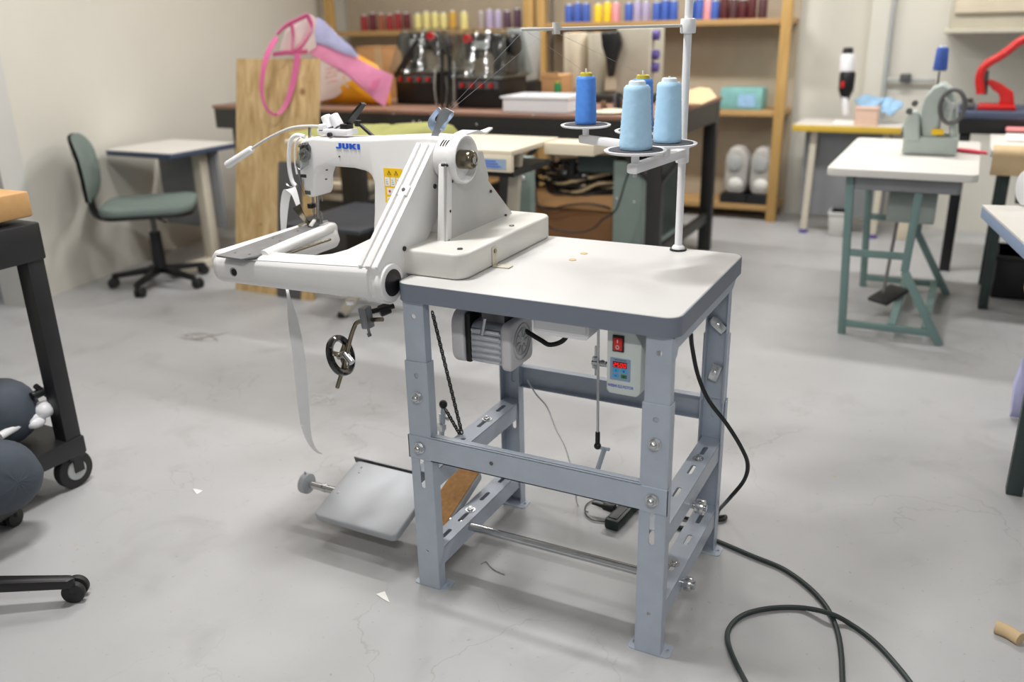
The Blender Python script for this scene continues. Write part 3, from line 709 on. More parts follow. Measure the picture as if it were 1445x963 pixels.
# face plate side of the head: tension unit, labels, needle bar, presser foot
q = MB(); a = AY(425, 205, .209); b = AY(436, 222, .209); q.prism([(AY(px, py, .209).x, AY(px, py, .209).z) for px, py in ((424, 203), (433, 200), (438, 208), (437, 224), (430, 230), (424, 226))], 'y', .2045, .213, .002, 2); tn = q.build('tension_bracket', 'dark_steel', sm)
for px, py, r in ((426, 206, .0042), (432, 203, .0036), (431, 222, .0052), (427, 217, .0050), (433, 214, .004)):
    p = AY(px, py, .203); q = MB(); q.cyl((p.x, .207, p.z), (p.x, .196, p.z), r, n=16, bev=.0008); q.cyl((p.x, .196, p.z), (p.x, .192, p.z), r*.5, n=12); q.build('tension_knob', 'steel', tn)
q = MB(); q.prism([(AY(px, py, .2).x, AY(px, py, .2).z) for px, py in ((420, 214), (430, 208), (438, 216), (436, 232), (426, 240), (419, 230))], 'y', .1985, .1995); q.build('clear_guard', 'guard_clear', tn)
q = MB(); q.tube([AY(px, py, .203) for px, py in ((418, 226), (418, 234), (424, 240), (427, 236))], .0011, 6); q.tube([AY(px, py, .205) for px, py in ((420, 240), (424, 258), (430, 277))], .0009, 6); q.build('thread_guide_wire', 'steel', sm)
for (u0, v0), (u1, v1), mm, nm in (((424, 246), (432, 251), 'ink_dark', 'rating_plate'), ((430, 269), (438, 275), 'dark_steel', 'clamp_screw')):
    a, b = AY(u0, v0, .2105), AY(u1, v1, .2105); MB().bx(a.x, b.x, .2095, .213, min(a.z, b.z), max(a.z, b.z), .0005, 1).build(nm, mm, sm)
q = MB()
for k in range(4):
    a = AY(425.5, 254+k*2.1, .2108); q.bx(a.x, a.x+.008-.001*(k % 2), .2105, .213, a.z-.0005, a.z+.0005)
q.build('plate_print', 'ink_grey', sm)
yn = .262
def N(px, py): return AY(px, py, yn)
q = MB(); q.cyl(N(441, 274), N(443, 300), .0032, n=12); q.cyl(N(443, 300), N(444, 316), .0011, n=8); nb = q.build('needle_bar', 'steel', sm)
q = MB(); a = N(441, 290); q.bx(a.x-.007, a.x+.006, yn-.012, yn+.006, a.z-.006, a.z+.006, .001); q.build('needle_clamp', 'black_plastic', nb)
q = MB(); q.cyl(N(448, 275), N(449, 312), .0042, n=14); pb = q.build('presser_bar', 'steel', sm)
q = MB(); a = N(449, 312); q.prism([(yn-.03, a.z-.012), (yn+.012, a.z-.012), (yn+.014, a.z-.006), (yn, a.z+.010), (yn-.012, a.z+.004), (yn-.032, a.z-.007)], 'x', a.x-.009, a.x+.006, .001, 1); q.tube([N(452, 298), N(455, 306), N(454, 316)], .0016, 6); q.build('presser_foot', 'steel', pb)
q = MB(); q.tube([N(451, 274), N(454, 279), N(455, 284)], .0016, 6); q.build('knee_hook', 'steel', sm)
# tape folder in front of the foot
fa, fb_ = AY(418, 291, .235), AY(437, 318, .25)
q = MB(); q.strip([fa, fa.lerp(fb_, .5)+Vector((0, -.004, .002)), fb_], [.026, .016, .006], (1, 0, .5), .003); q.bar(AY(422, 318, .25), AY(440, 312, .255), .010, .005); q.build('tape_folder', 'bronze', sm)
# oil / tape tube at the left of the head
q = MB(); q.tube([AY(px, py, .262) for px, py in ((430, 193), (419, 191), (411, 197), (408, 212), (408, 235), (412, 255), (418, 263))], .0052, 10); tu = q.build('tape_tube', 'white_plastic', sm)
q = MB(); q.tube([AY(px, py, .255) for px, py in ((424, 194), (417, 203), (416, 226), (419, 246))], .0022, 8); q.build('inner_tube', 'white_plastic', sm)
q = MB(); q.tube([AY(px, py, .262) for px, py in ((404, 260), (410, 264), (418, 264), (419, 260))], .0016, 6); q.build('tube_hook', 'steel', tu)
# top: thread tension posts with two white oil bottles / knobs, lever and cover
q = MB(); a = AY(455, 189, .245); b = AY(500, 186, .245); q.bx(a.x, b.x-.006, .225, .268, 1.000, 1.014, .003); tpb = q.build('top_bracket', 'white_plastic', sm)
for px0, py0, px1, py1 in ((459, 163, 468, 185), (470, 162, 481, 183)):
    q = MB(); a = AY(px0, py0, .25); b = AY(px1, py1, .25); q.cyl(a, b, 0.0120, .0130, n=20, bev=.003, seg=3); pst = q.build('tension_post', 'white_plastic', tpb)
    q = MB(); t = (b-a).normalized(); q.cyl(b-t*.008, b-t*.004, 0.0137, n=16); q.cyl(b-t*.001, b+t*.003, .0137, n=16); q.build('post_ring', 'dark_steel', pst)
q = MB(); p = AY(466, 190, .222); q.cyl((p.x, .224, p.z), (p.x, .216, p.z), .0052, n=16); q.build('bracket_knob', 'ink_dark', tpb)
q = MB(); p = AY(460, 183, .24); q.bx(p.x-.003, p.x+.004, .232, .238, p.z-.005, p.z+.006); q.build('yellow_tab', 'sticker_yellow', tpb)
q = MB(); a = AY(489, 178, .25); b = AY(513, 146, .25); q.strip([a, a.lerp(b, .4)+Vector((0, 0, .001)), b], [.016, .020, .014], (.55, .8, .25), .006); q.bx(a.x-.010, a.x+.012, .236, .262, a.z-.018, a.z+.006, .003); q.build('lifter_lever', 'black_plastic', tpb)
q = MB(); q.bar(AY(505, 173, .30), AY(527, 193, .30), .008, .006); q.cyl(AY(505, 170, .30), AY(505, 178, .30), .008, n=14); q.build('lifter_link', 'black_plastic', sm)
# thread guide arm with the film-wrapped plate on top of the diagonal
q = MB(); gp = lambda px, py: AY(px, py, .232)
a = [(604, 207), (612, 207), (617, 187), (612, 180)]
q.prism([(gp(*p).x, gp(*p).z) for p in ((602, 206), (611, 208), (619, 190), (633, 172), (640, 158), (628, 152), (620, 158), (614, 176), (612, 184))], 'y', .231, .2335); pa = q.build('thread_arm', 'arm_grey', sm)
q = MB(); q.cyl((gp(605, 203).x, .2295, gp(605, 203).z), (gp(605, 203).x, .231, gp(605, 203).z), .0032, n=12); q.build('arm_screw', 'ink_dark', pa)
q = MB(); o = [gp(*p)+Vector((0, -.003+.004*((i*7) % 3-1), 0)) for i, p in enumerate(((621, 153), (614, 160), (608, 170), (607, 180), (611, 187), (619, 186)))]
q.strip([gp(621, 153), gp(612, 164), gp(609, 176), gp(613, 186)], [.006, .016, .016, .006], [(1, .4, -.3), (1, -.5, 0), (1, .6, .2), (1, -.2, .4)], .0015)
q.strip([gp(640, 160)+Vector((0, -.003, 0)), gp(633, 172)+Vector((0, -.006, 0)), gp(624, 184)+Vector((0, -.003, 0))], [.006, .012, .008], [(1, .5, .2), (1, -.6, .5), (1, .3, .2)], .0015)
q.build('plastic_film', 'film_blue', pa)
# hand wheel and belt guard on the right
AXC = Vector((.0, .217, .963))
q = MB(); q.cyl((-.014, AXC.y, AXC.z), (.024, AXC.y, AXC.z), .043, n=48, bev=.003); hs = q.build('wheel_housing', 'white_paint', sm)
for k in range(3):
    ang = 1.05+.0*k; x = .000+k*.0065
    pts_ = [(x, AXC.y+.0432*math.cos(t), AXC.z+.0432*math.sin(t)) for t in (1.9, 2.05, 2.2, 2.35)]
    q = MB(); q.tube(pts_, .0016, 6); q.build('vent_slot', 'ink_dark', hs)
q = MB(); prof = [(.014, .030), (.030, .0305), (.040, .033), (.0455, .044), (.0475, .0465), (.0505, .0465), (.0525, .043), (.0525, .030), (.050, .027), (.014, .027), (.014, .030)]
q.lathe(prof, (0, AXC.y, AXC.z), (1, 0, 0), 56); hw = q.build('hand_wheel', 'white_paint', sm)
q = MB(); q.lathe([(0, .062), (.011, .062), (.0135, .0645), (.017, .0645), (.0195, .062), (.0205, .058), (.0205, .030), (0, .030)], (0, AXC.y, AXC.z), (1, 0, 0), 40); hb_ = q.build('wheel_hub', 'bronze', hw)
q = MB(); q.cyl((.060, AXC.y, AXC.z), (.0655, AXC.y, AXC.z), .0085, n=6); q.cyl((.060, AXC.y+.008, AXC.z-.009), (.067, AXC.y+.008, AXC.z-.009), .004, n=10); q.build('hub_screw', 'zinc', hb_)
gx = .026
gpoly = [(AX(px, py, gx).y, AX(px, py, gx).z) for px, py in ((628, 347), (627, 235), (667, 235), (676, 237), (727, 306))]
q = MB(); q.prism(gpoly, 'x', gx-.003, gx, .0008, 1); gd = q.build('belt_guard', 'guard_grey', sm)
for px, py in ((637, 256), (634, 298), (632, 340), (692, 270), (713, 304)):
    p = AX(px, py, gx); q = MB(); q.cyl((gx-.001, p.y, p.z), (gx+.003, p.y, p.z), .0036, n=14); q.build('cap_screw', 'ink_dark', gd)
ps = [(AX(px, py, gx+.002).y, AX(px, py, gx+.002).z) for px, py in ((623, 349), (625, 234), (640, 237), (633, 352))]
q = MB(); sy0 = min(p[0] for p in ps)
q.prism([(AX(px, py, .012).y, AX(px, py, .012).z) for px, py in ((621, 350), (623, 232), (629, 230), (628, 350))], 'x', .004, gx+.003, .002, 2); q.build('guard_post', 'white_paint', sm)
for px, py in ((627, 233), (633, 233)):
    p = AX(px, py, gx+.0045); q = MB(); q.cyl((gx-.002, p.y, p.z), (gx+.005, p.y, p.z), .0034, n=14); q.build('cap_screw', 'ink_dark', sm)
q = MB(); q.prism([(.335, .86), (.36, .90), (.335, .965), (.25, .965), (.25, .79), (.335, .79)], 'x', -.06, gx-.003, .004); q.build('rear_housing', 'guard_grey', sm)
# base corner screws and hold-down clip
for px, py in ((649, 352), (722, 319)):
    p = AZ(px, py, .796); q = MB(); q.cyl((p.x, p.y, .795), (p.x, p.y, .7985), .006, n=18, bev=.0008); q.build('base_screw', 'dark_steel', base)
q = MB(); q.bx(.1225, .1245, .178, .200, HT+.002, HT+.043, .001, 1); q.bx(.1225, .163, .178, .200, HT+.0005, HT+.003, .001, 1); clp = q.build('hold_down_clip', 'beige_metal', sm)
q = MB(); q.cyl((.124, .189, HT+.034), (.127, .189, HT+.034), .0048, n=16); q.build('clip_screw', 'bronze', clp)
q = MB(); q.cyl((.132, .189, HT+.002), (.132, .189, HT+.006), .004, n=12); q.build('clip_screw', 'zinc', clp)
# white cover lifted behind the wheel
q = MB(); q.strip([AX(642, 192, .0)+Vector((0, .02, 0)), AX(655, 187, .0)+Vector((0, .03, 0)), AX(668, 190, 0)+Vector((0, .03, 0)), AX(684, 183, 0)+Vector((0, .03, 0))], [.03, .04, .03, .010], (1, 0, 0), .004); q.build('top_cover_tongue', 'white_paint', sm)
# --------- things attached to or run through the machine
gl = thing('gooseneck_lamp', 'small white gooseneck lamp bent out to the left from the top of the sewing head', 'lamp', (-.40, .22, 1.0))
q = MB(); q.tube([AY(px, py, .235) for px, py in ((455, 179), (440, 178), (415, 180), (395, 187), (372, 199), (354, 211))], .0036, 8); q.build('flexible_neck', 'trim_white', gl)
q = MB(); a = AY(356, 210, .235); b = AY(321, 233, .235); q.cyl(a, b, .0085, .010, n=20, bev=.004, seg=3); hd = q.build('lamp_head', 'white_plastic', gl)
t = (b-a).normalized(); q = MB(); q.sph(b-t*.002, .0095); q.build('lens', 'paper', hd)
q = MB(); a = AY(437, 195, .235); b = AY(437, 180, .235); q.cyl(a, b, .0035, n=10); q.build('lamp_stem', 'steel', gl); q = MB(); q.bx(AY(452, 180, .235).x, AY(460, 180, .235).x, .225, .245, AY(452, 186, .235).z, AY(452, 175, .235).z, .003); q.build('lamp_clip', 'white_plastic', gl)
# white tape: over the folder, up through the hook and hanging down past the table
q = MB()
P_ = [AY(421, 290, .238), AY(413, 268, .25), AY(405, 272, .262), AY(401, 295, .262), AY(400, 330, .262)]
q.strip(P_, [.014, .020, .022, .020, .012], [(1, 0, .6), (1, .3, .5), (1, .5, 0), (1, .6, 0), (.6, .8, 0)], .0008)
h = [AY(400, 330, .262), AY(404, 395, .235), AY(407, 418, .20), AY(414, 455, .19), AY(422, 505, .19), AY(427, 560, .19), AY(431, 600, .19)]
q.strip(h, [.012, .010, .008, .026, .034, .031, .027], [(.6, .8, 0), (.8, .6, 0), (.6, .8, 0), (.85, .5, .1), (.9, .35, 0), (.85, .5, .1), (.9, .4, .2)], .0008)
h2 = [AY(431, 600, .19), AY(437, 622, .185), AY(446, 636, .18), AY(455, 641, .175)]
q.strip(h2, [.027, .018, .009, .002], [(.9, .4, .2), (1, .3, .5), (.6, .2, 1), (.3, .3, 1)], .0008)
tag(q.build('twill_tape', 'ribbon_white'), 'white tape fed through the folder and hanging loose below the sewing machine', 'ribbon')
# ================================================================== THREAD STAND, CONES, CABLES, FLOOR BITS
ZP = .995
ts = thing('thread_stand', 'white four-plate thread stand rising from the back right corner of the white tabletop', 'thread stand', (.448, .475, HT))
q = MB(); q.cyl((.448, .475, HT+.001), (.448, .475, 1.62), .0085, n=24); pole = q.build('pole', 'white_plastic', ts)
q = MB(); q.lathe([(0, .012), (.010, .012), (.014, .008), (.015, .003), (0, .003)], (.448, .475, HT)); q.build('pole_collar', 'white_plastic', pole)
q = MB(); q.lathe([(.0, .0035), (.0185, .0035), (.0195, 0), (0, 0)], (.448, .475, HT+.0005)); q.build('pole_washer', 'cable_black', pole)
PL = {'dk': Vector((.155, .625, ZP)), 'bk': Vector((.325, .552, ZP)), 'fr': Vector((.422, .237, ZP)), 'rt': Vector((.449, .356, ZP))}
c = Vector((.448, .475, ZP-.034))
for a in ('dk', 'fr'):
    e = PL[a].copy(); e.z = c.z; u = (c-e).normalized(); q = MB()
    q.bar(e-u*.016, c, .024, .020, (0, 0, 1), .005); q.build('cross_arm', 'white_plastic', ts)
q = MB(); q.cyl(c-Vector((0, 0, .022)), c+Vector((0, 0, .022)), .0145, n=24, bev=.002); q.build('arm_clamp', 'white_plastic', ts)
for k, p in PL.items():
    q = MB(); q.lathe([(0, -.003), (.057, -.003), (.0615, -.001), (.0625, .002), (.0605, .003), (.058, .001), (0, .001)], p, n=48); pl_ = q.build('spool_plate', 'white_plastic', ts)
    q = MB(); q.lathe([(0, .0012), (.0535, .0012), (.0535, .0032), (0, .0032)], p, n=40); q.build('felt_pad', 'plate_felt', pl_)
    q = MB(); q.cyl(p-Vector((0, 0, .026)), p-Vector((0, 0, .002)), .008, n=16); q.cyl(p+Vector((0, 0, .003)), p+Vector((0, 0, .135)), .0022, n=8); q.build('spool_pin', 'white_plastic', pl_)
    if k == 'fr':
        q = MB(); q.cyl(p-Vector((0, 0, .040)), p-Vector((0, 0, .026)), .010, n=6); q.cyl(p-Vector((0, 0, .052)), p-Vector((0, 0, .030)), .0045, n=10); q.build('wing_nut', 'grey_plastic', pl_)
# upper guide arm
top = Vector((.448, .475, AY(962, 36, .475).z))
q = MB(); q.cyl(top-Vector((0, 0, .016)), top+Vector((0, 0, .014)), .0165, n=24, bev=.003); q.build('guide_collar', 'white_plastic', ts)
e_ = AZ(735, 42, top.z); q = MB(); q.cyl(top, e_, .0032, n=10); ga = q.build('guide_arm', 'trim_white', ts)
kp = top.lerp(e_, .80); q = MB(); q.cyl(kp-Vector((0, 0, .010)), kp+Vector((0, 0, .012)), .008, n=16); q.build('guide_eye', 'trim_white', ga)
def cone(name_label, p, cap, mm, h=.118, r0=.0255, r1=.0205):
    t = thing('thread_cone', name_label, 'thread cone', p+Vector((0, 0, .0034)), 'thread cones on the stand')
    q = MB(); pr_ = [(0, .001), (r0*.93, .001), (r0, .006)]
    n = 22
    for i in range(n+1):
        u = i/n; pr_.append((r0+(r1-r0)*u+(.0004 if i % 2 else -.0002), .008+u*(h-.016)))
    pr_ += [(r1*.86, h-.004), (0, h-.004)]
    q.lathe(pr_, p+Vector((0, 0, .0034)), n=40); q.build('thread_winding', mm, t)
    q = MB(); q.lathe([(r1*.70, h-.006), (r1*.62, h+.003), (r1*.5, h+.005), (r1*.36, h+.005), (r1*.3, h-.01), (r1*.70, h-.006)], p+Vector((0, 0, .0034)), n=32); q.build('cone_tube', cap, t)
    return t
cone('deep blue thread cone with yellow top standing alone on the left plate', PL['dk'], 'cone_yellowcap', 'cone_blue', .118, .0265, .0235)
cone('deep blue thread cone with yellow top behind the front pale blue cone', PL['bk'], 'cone_yellowcap', 'cone_blue', .118, .0265, .0235)
cone('pale blue thread cone on the frontmost plate of the thread stand', PL['fr'], 'cone_whitecap', 'cone_light', .126, .0325, .0255)
cone('pale blue thread cone beside the white stand pole', PL['rt'], 'cone_whitecap', 'cone_light', .124, .0295, .0245)
# threads running from the guide arm down to the machine
g1 = AY(628, 160, .23)
for i, (k, px) in enumerate((('dk', 760), ('bk', 790))):
    a = top.lerp(e_, .98-.14*i)
    q = MB(); q.tube([PL[k]+Vector((0, 0, .125)), a, a.lerp(g1+Vector((.004*i, 0, 0)), .5), g1+Vector((.004*i, 0, 0))], .00035, 5, 0)
    tag(q.build('sewing_thread', 'ink_grey'), ('thin thread from the left blue cone over the guide arm to the machine', 'thin thread from the rear blue cone over the guide arm to the machine')[i], 'thread')
# ---------------- tape reel bracket hung left of the table
rl = thing('reel_bracket', 'bent steel rod with grey clamp and black spoked wheel hung beside the left front leg', 'bracket', (-.2, .08, .5))
yr = .09
def RP(px, py, y=yr): return AY(px, py, y)
q = MB(); q.tube([RP(540, 451), RP(520, 452), RP(505, 455), RP(500, 462), RP(494, 480), RP(484, 520), RP(476, 547)], .0052, 12, 5); q.build('bent_rod', 'bronze', rl)
q = MB(); q.bar(RP(514, 433, .085), RP(520, 463, .085), .022, .024, (0, 1, 0), .003); cl = q.build('clamp_block', 'arm_grey', rl)
q = MB(); q.cyl(RP(514, 436, .072), RP(521, 470, .072), .0032, n=10); q.cyl(RP(520, 470, .072), RP(522, 475, .072), .005, n=6); q.build('clamp_screw', 'steel', cl)
q = MB(); q.cyl(RP(524, 440, .10), RP(556, 432, .14), .006, n=12); q.cyl(RP(535, 440, .12), RP(550, 434, .14), .014, n=14, bev=.003); q.build('support_knob', 'black_plastic', rl)
wc = RP(481, 502, .10); wax = Vector((.90, .12, .32)).normalized()
q = MB(); q.lathe([(.036, -.006), (.044, -.0085), (.049, -.006), (.0505, 0), (.049, .006), (.044, .0085), (.036, .006), (.034, 0), (.036, -.006)], wc, wax, 48); wh = q.build('wheel_rim', 'black_gloss', rl)
mq = wax.to_track_quat('Z', 'Y')
for k in range(3):
    a = 2*PI*k/3+.5; d_ = mq @ Vector((math.cos(a), math.sin(a), 0)); MB().bar(wc+d_*.006, wc+d_*.037, .012, .005, wax, .001).build('spoke', 'bronze', wh)
q = MB(); q.cyl(wc-wax*.008, wc+wax*.022, .0085, n=18); q.cyl(wc+wax*.018, wc+wax*.026, .0055, n=6); q.build('hub', 'steel', wh)
q = MB(); q.cyl(RP(487, 500, .088), RP(497, 512, .082), .0085, n=16); q.build('hub_clamp', 'zinc', rl)
# ---------------- power strip and cables on the floor
pst = thing('power_strip', 'dark green power strip with plugs lying on the floor behind the front crossbar', 'power strip', (.33, .45, 0))
a = AZ(862, 742, .016); b = AZ(902, 700, .016); q = MB(); q.bar(a, b, .040, .030, (0, 0, 1), .006); q.build('strip_body', 'strip_green', pst)
u = (b-a).normalized(); v = Vector((-u.y, u.x, 0)); 
MB().bar(a+u*.01+Vector((0, 0, .0155)), b-u*.01+Vector((0, 0, .0155)), .024, .004, (0, 0, 1), .001).build('socket_row', 'cable_black', pst)
for i, f in enumerate((.35, .65)):
    p = a.lerp(b, f); q = MB(); q.cyl(p+v*.018+Vector((0, 0, .012)), p+v*.052+Vector((0, 0, .010)), .013, .010, n=16, bev=.002); q.cyl(p+v*.05+Vector((0, 0, .010)), p+v*.085+Vector((0, 0, .010)), .006, .004, n=12); q.build('plug', 'cable_black', pst)
q = MB(); q.cyl(b.lerp(a, .25)-v*.018, b.lerp(a, .25)-v*.055-Vector((0, 0, .006)), .009, .006, n=14); q.build('strain_relief', 'strip_green', pst)
q = MB(); q.tube([b.lerp(a, .25)-v*.05+Vector((0, 0, -.006)), AZ(925, 738, .009), AZ(965, 746, .006), AZ(1010, 763, .006), AZ(1062, 785, .006), AZ(1105, 803, .006), AZ(1140, 828, .006), AZ(1165, 855, .006), AZ(1180, 885, .006), AZ(1187, 920, .006), AZ(1190, 975, .006), AZ(1196, 1040, .006)], .0055, 8, 8)
tag(q.build('power_cable', 'cable_green'), 'dark green cable running from the power strip across the floor to the bottom edge', 'cable')
q = MB(); q.tube([AZ(1300, 985, .006), AZ(1270, 945, .006), AZ(1235, 907, .006), AZ(1200, 881, .006), AZ(1170, 866, .0175), AZ(1130, 858, .006), AZ(1085, 859, .006), AZ(1050, 868, .006), AZ(1030, 885, .006), AZ(1027, 905, .006), AZ(1038, 935, .006), AZ(1056, 970, .006), AZ(1075, 1010, .006)], .0055, 8, 8)
tag(q.build('floor_cable', 'cable_green'), 'dark green cable looping over the floor at the bottom right', 'cable')
q = MB(); yy = .20
q.tube([AY(975, 472, .18), AY(977, 492, .2), AY(985, 530, .21), AY(1000, 565, .22), AY(1025, 598, .24), AY(1045, 630, .26), AY(1055, 655, .30), AY(1050, 678, .34), AY(1030, 703, .38), AZ(1015, 720, .02), AZ(1013, 730, .007), AZ(1024, 729, .007), AZ(1020, 734, .007), AZ(1000, 735, .0065), AZ(975, 733, .0065), AZ(957, 729, .0065), AZ(935, 726, .007), AZ(920, 733, .02)], .0046, 8, 8)
tag(q.build('motor_cable', 'cable_black'), 'black cable drooping from under the right end of the tabletop to the floor', 'cable')
q = MB(); q.tube([AY(744, 536, D-.01), AY(756, 556, .42), AY(772, 575, .40), AY(784, 605, .38), AY(797, 630, .36), AY(806, 660, .34), AY(812, 690, .33), AZ(815, 712, .004), AZ(830, 722, .004)], .0020, 6, 6)
tag(q.build('signal_wire', 'white_wire'), 'thin white wire hanging from the back left leg under the tabletop', 'wire')
q = MB(); q.tube([AZ(858, 712, .004), AZ(842, 706, .004), AZ(828, 712, .004), AZ(826, 724, .004), AZ(836, 734, .004), AZ(858, 737, .004)], .0018, 6, 6)
tag(q.build('thin_cord', 'dark_wire'), 'thin grey cord curled on the floor beside the green power strip', 'cord')
for i, (pts, lb) in enumerate(((((272, 690), (286, 693), (278, 698)), 'small white paper triangle on the floor far to the left of the pedals'), (((531, 839), (543, 835), (550, 851), (541, 846)), 'small white paper scrap on the floor left of the front foot'))):
    q = MB(); q.prism([(AZ(x, y, .001).x, AZ(x, y, .001).y) for x, y in pts], 'z', .0006, .0016); tag(q.build('paper_scrap', 'paper'), lb, 'paper scrap')
q = MB(); q.tube([AZ(x, y, .0016) for x, y in ((679, 796), (686, 793), (692, 800), (700, 806), (712, 811))], .0011, 6); tag(q.build('thread_snippet', 'ink_grey'), 'grey thread snippet on the floor under the front crossbar', 'thread')
rng = random.Random(3); q = MB()
for k in range(9):
    a = [AZ(430+rng.uniform(0, 45), 555+rng.uniform(0, 16), .003+rng.uniform(0, .004)) for _ in range(5)]; q.tube(a, .0005, 4, 5)
q.tube([AZ(x, y, .002) for x, y in ((470, 560), (490, 550), (510, 549), (525, 554), (540, 553), (555, 549))], .0006, 4)
tag(q.build('thread_tangle', 'thread_lint'), 'tangle of loose white thread on the floor behind the hanging tape', 'thread', kind='stuff')
q = MB()
for k in range(6):
    a = [AZ(280+rng.uniform(-35, 60), 474+rng.uniform(-8, 9), .003) for _ in range(4)]; q.tube(a, .0005, 4, 5)
tag(q.build('thread_tangle', 'cocoa'), 'brown thread strands scattered on the floor in front of the plywood board', 'thread', kind='stuff')
q = MB(); q.tube([AZ(1405, 885, .012), AZ(1422, 892, .012), AZ(1440, 903, .012)], .014, 12, 4); tag(q.build('cardboard_tube', 'tan_cloth'), 'short tan cardboard tube lying on the floor at the lower right', 'tube')
# ================================================================== LEFT SIDE OF THE ROOM
def five_star(root, parts_r, hub_z=.085, n=5, phase=0., arm_mat='black_plastic'):
    bs = MB(); bs.lathe([(0, hub_z-.02), (.035, hub_z-.02), (.038, hub_z), (.032, hub_z+.03), (0, hub_z+.035)], (0, 0, 0)); base = bs.build('base_hub', arm_mat, root)
    for k in range(n):
        a = phase+2*PI*k/n; d_ = Vector((math.cos(a), math.sin(a), 0)); s = Vector((-d_.y, d_.x, 0)); q = MB()
        o = [d_*.025+s*.022, d_*parts_r+s*.014, d_*(parts_r+.012), d_*parts_r-s*.014, d_*.025-s*.022]
        t = bmesh.new(); A = [t.verts.new(Vector((p.x, p.y, hub_z+.012-.028*(p.length/parts_r)**2))) for p in o]; B = [t.verts.new(Vector((p.x, p.y, hub_z-.018-.022*(p.length/parts_r)**2))) for p in o]
        t.faces.new(A); t.faces.new(B[::-1])
        for i in range(5): t.faces.new((A[i], B[i], B[(i+1) % 5], A[(i+1) % 5]))
        bmesh.ops.recalc_face_normals(t, faces=t.faces); q._bev(t, .005, 2); q._add(t)
        arm = q.build('base_arm', arm_mat, base)
        c = d_*parts_r+s*.018; w_ = MB()
        for sg in (-.013, .013): w_.cyl(c+Vector((0, 0, .026))+s*(sg-.008), c+Vector((0, 0, .026))+s*(sg+.008), .026, n=24, bev=.003)
        w_.cyl(d_*parts_r+Vector((0, 0, .03)), d_*parts_r+Vector((0, 0, .065)), .008, n=10)
        w_.build('caster', 'black_rubber', base)
    return base
oc = thing('office_chair', 'office chair with grey green fabric seat and black star base beside the plywood board', 'chair', (-2.62, 1.62, 0), world=False, rz=.72)
five_star(oc, .235, .085, 5, 4.3)
q = MB(); q.cyl((0, 0, .10), (0, 0, .275), .034, .028, n=20); q.build('column_sleeve', 'black_plastic', oc); q = MB(); q.cyl((0, 0, .25), (0, 0, .375), .014, n=14); q.build('gas_column', 'dark_steel', oc)
q = MB(); q.bx(-.09, .07, -.06, .06, .355, .380, .008); q.cyl((.02, -.05, .36), (.09, -.21, .362), .005, n=8); q.build('seat_mechanism', 'black_metal', oc)
q = MB(); q.prism(rrect(-.215, .215, -.205, .205, .10, 8), 'z', .378, .395, .006, 2); q.build('seat_pan', 'black_plastic', oc)
q = MB(); q.prism(rrect(-.22, .22, -.21, .21, .10, 8), 'z', .393, .437, .018, 4); q.build('seat', 'chair_green', oc)
q = MB(); q.tube([(-.06, 0, .365), (-.20, 0, .360), (-.262, 0, .395), (-.272, 0, .50), (-.278, 0, .60)], .018, 10, 5, flat=1.7); q.build('back_stem', 'black_plastic', oc)
q = MB(); o = []
for i in range(28):
    a = 2*PI*i/28; u = math.cos(a); v = math.sin(a); o.append(Vector((-.262-.03*(v*.5+.5)-.0+.035*abs(u)**2, .195*math.copysign(abs(u)**.7, u), .615+.165*math.copysign(abs(v)**.7, v))))
q.puff(o, (1, 0, .1), .022, 4); q.build('backrest', 'chair_green', oc)
q = MB(); q.puff([p+Vector((-.016, 0, 0)) for p in o], (1, 0, .1), .016, 3); q.build('back_shell', 'black_plastic', oc)
# desk against the wall
DZ = .655
c0 = AZ(240, 217, DZ); cL = AZ(140, 205, DZ); cR = AZ(318, 203, DZ)
dk = thing('desk', 'white topped desk with navy edge and beige legs standing behind the green office chair', 'desk', (c0.x-.3, c0.y+.3, 0))
dx0, dx1, dy0 = -3.04, c0.x, c0.y; dy1 = dy0+.46
q = MB(); q.prism(rrect(dx0, dx1, dy0, dy1, .02, 4), 'z', DZ-.004, DZ, 0); q.build('desk_top', 'desk_white', dk)
q = MB(); q.prism(rrect(dx0, dx1+.002, dy0-.002, dy1, .02, 4), 'z', DZ-.030, DZ-.004, .003); q.build('edge_band', 'navy_edge', dk)
for x in (dx1-.10,):
    q = MB(); q.bx(x-.03, x+.03, dy0+.25, dy0+.31, .05, DZ-.03, .004); lg = q.build('leg', 'beige_metal', dk)
    q = MB(); q.bx(x-.04, x+.04, dy0+.0, dy0+.46, 0, .05, .006); q.build('leg_foot', 'beige_metal', lg)
q = MB(); q.bx(dx0+.02, dx1-.02, dy0+.32, dy0+.34, .20, DZ-.03, .002); q.build('modesty_panel', 'panel_grey', dk)
q = MB(); q.bx(dx1-.13, dx1-.07, dy0+.05, dy0+.55, .10, .12, .003); q.build('foot_rail', 'beige_metal', dk) if False else None
# plywood board leaning back
bl, br = AZ(327, 411, 0), AZ(446, 423, 0); tl = AX(330, 83, bl.x-.012); tr = AX(452, 84, br.x-.012)
yl = (bl.y+br.y)/2; lean = math.atan2(tl.y-yl, tl.z); Lb = math.hypot(tl.y-yl, tl.z)
pm = Matrix.Translation((0, yl, 0)) @ Matrix.Rotation(-lean, 4, 'X')
q = MB(); q.holed([(bl.x, 0), (br.x, 0), (br.x+.006, Lb), (bl.x+.004, Lb)], [circ(bl.x+.16, .34, .006), circ(bl.x+.05, .22, .005), circ(bl.x+.045, .10, .005)], 'y', 0, .022, pm)
ply = tag(q.build('plywood_board', 'plywood'), 'tall unpainted plywood board leaning behind the sewing head', 'board')
q = MB(); a, b = AY(382, 318, yl-.02), AY(412, 345, yl-.02)
x0_, x1_ = AY(376, 330, yl-.03).x, AY(409, 330, yl-.03).x; zt_ = AY(395, 232, yl+.09).z
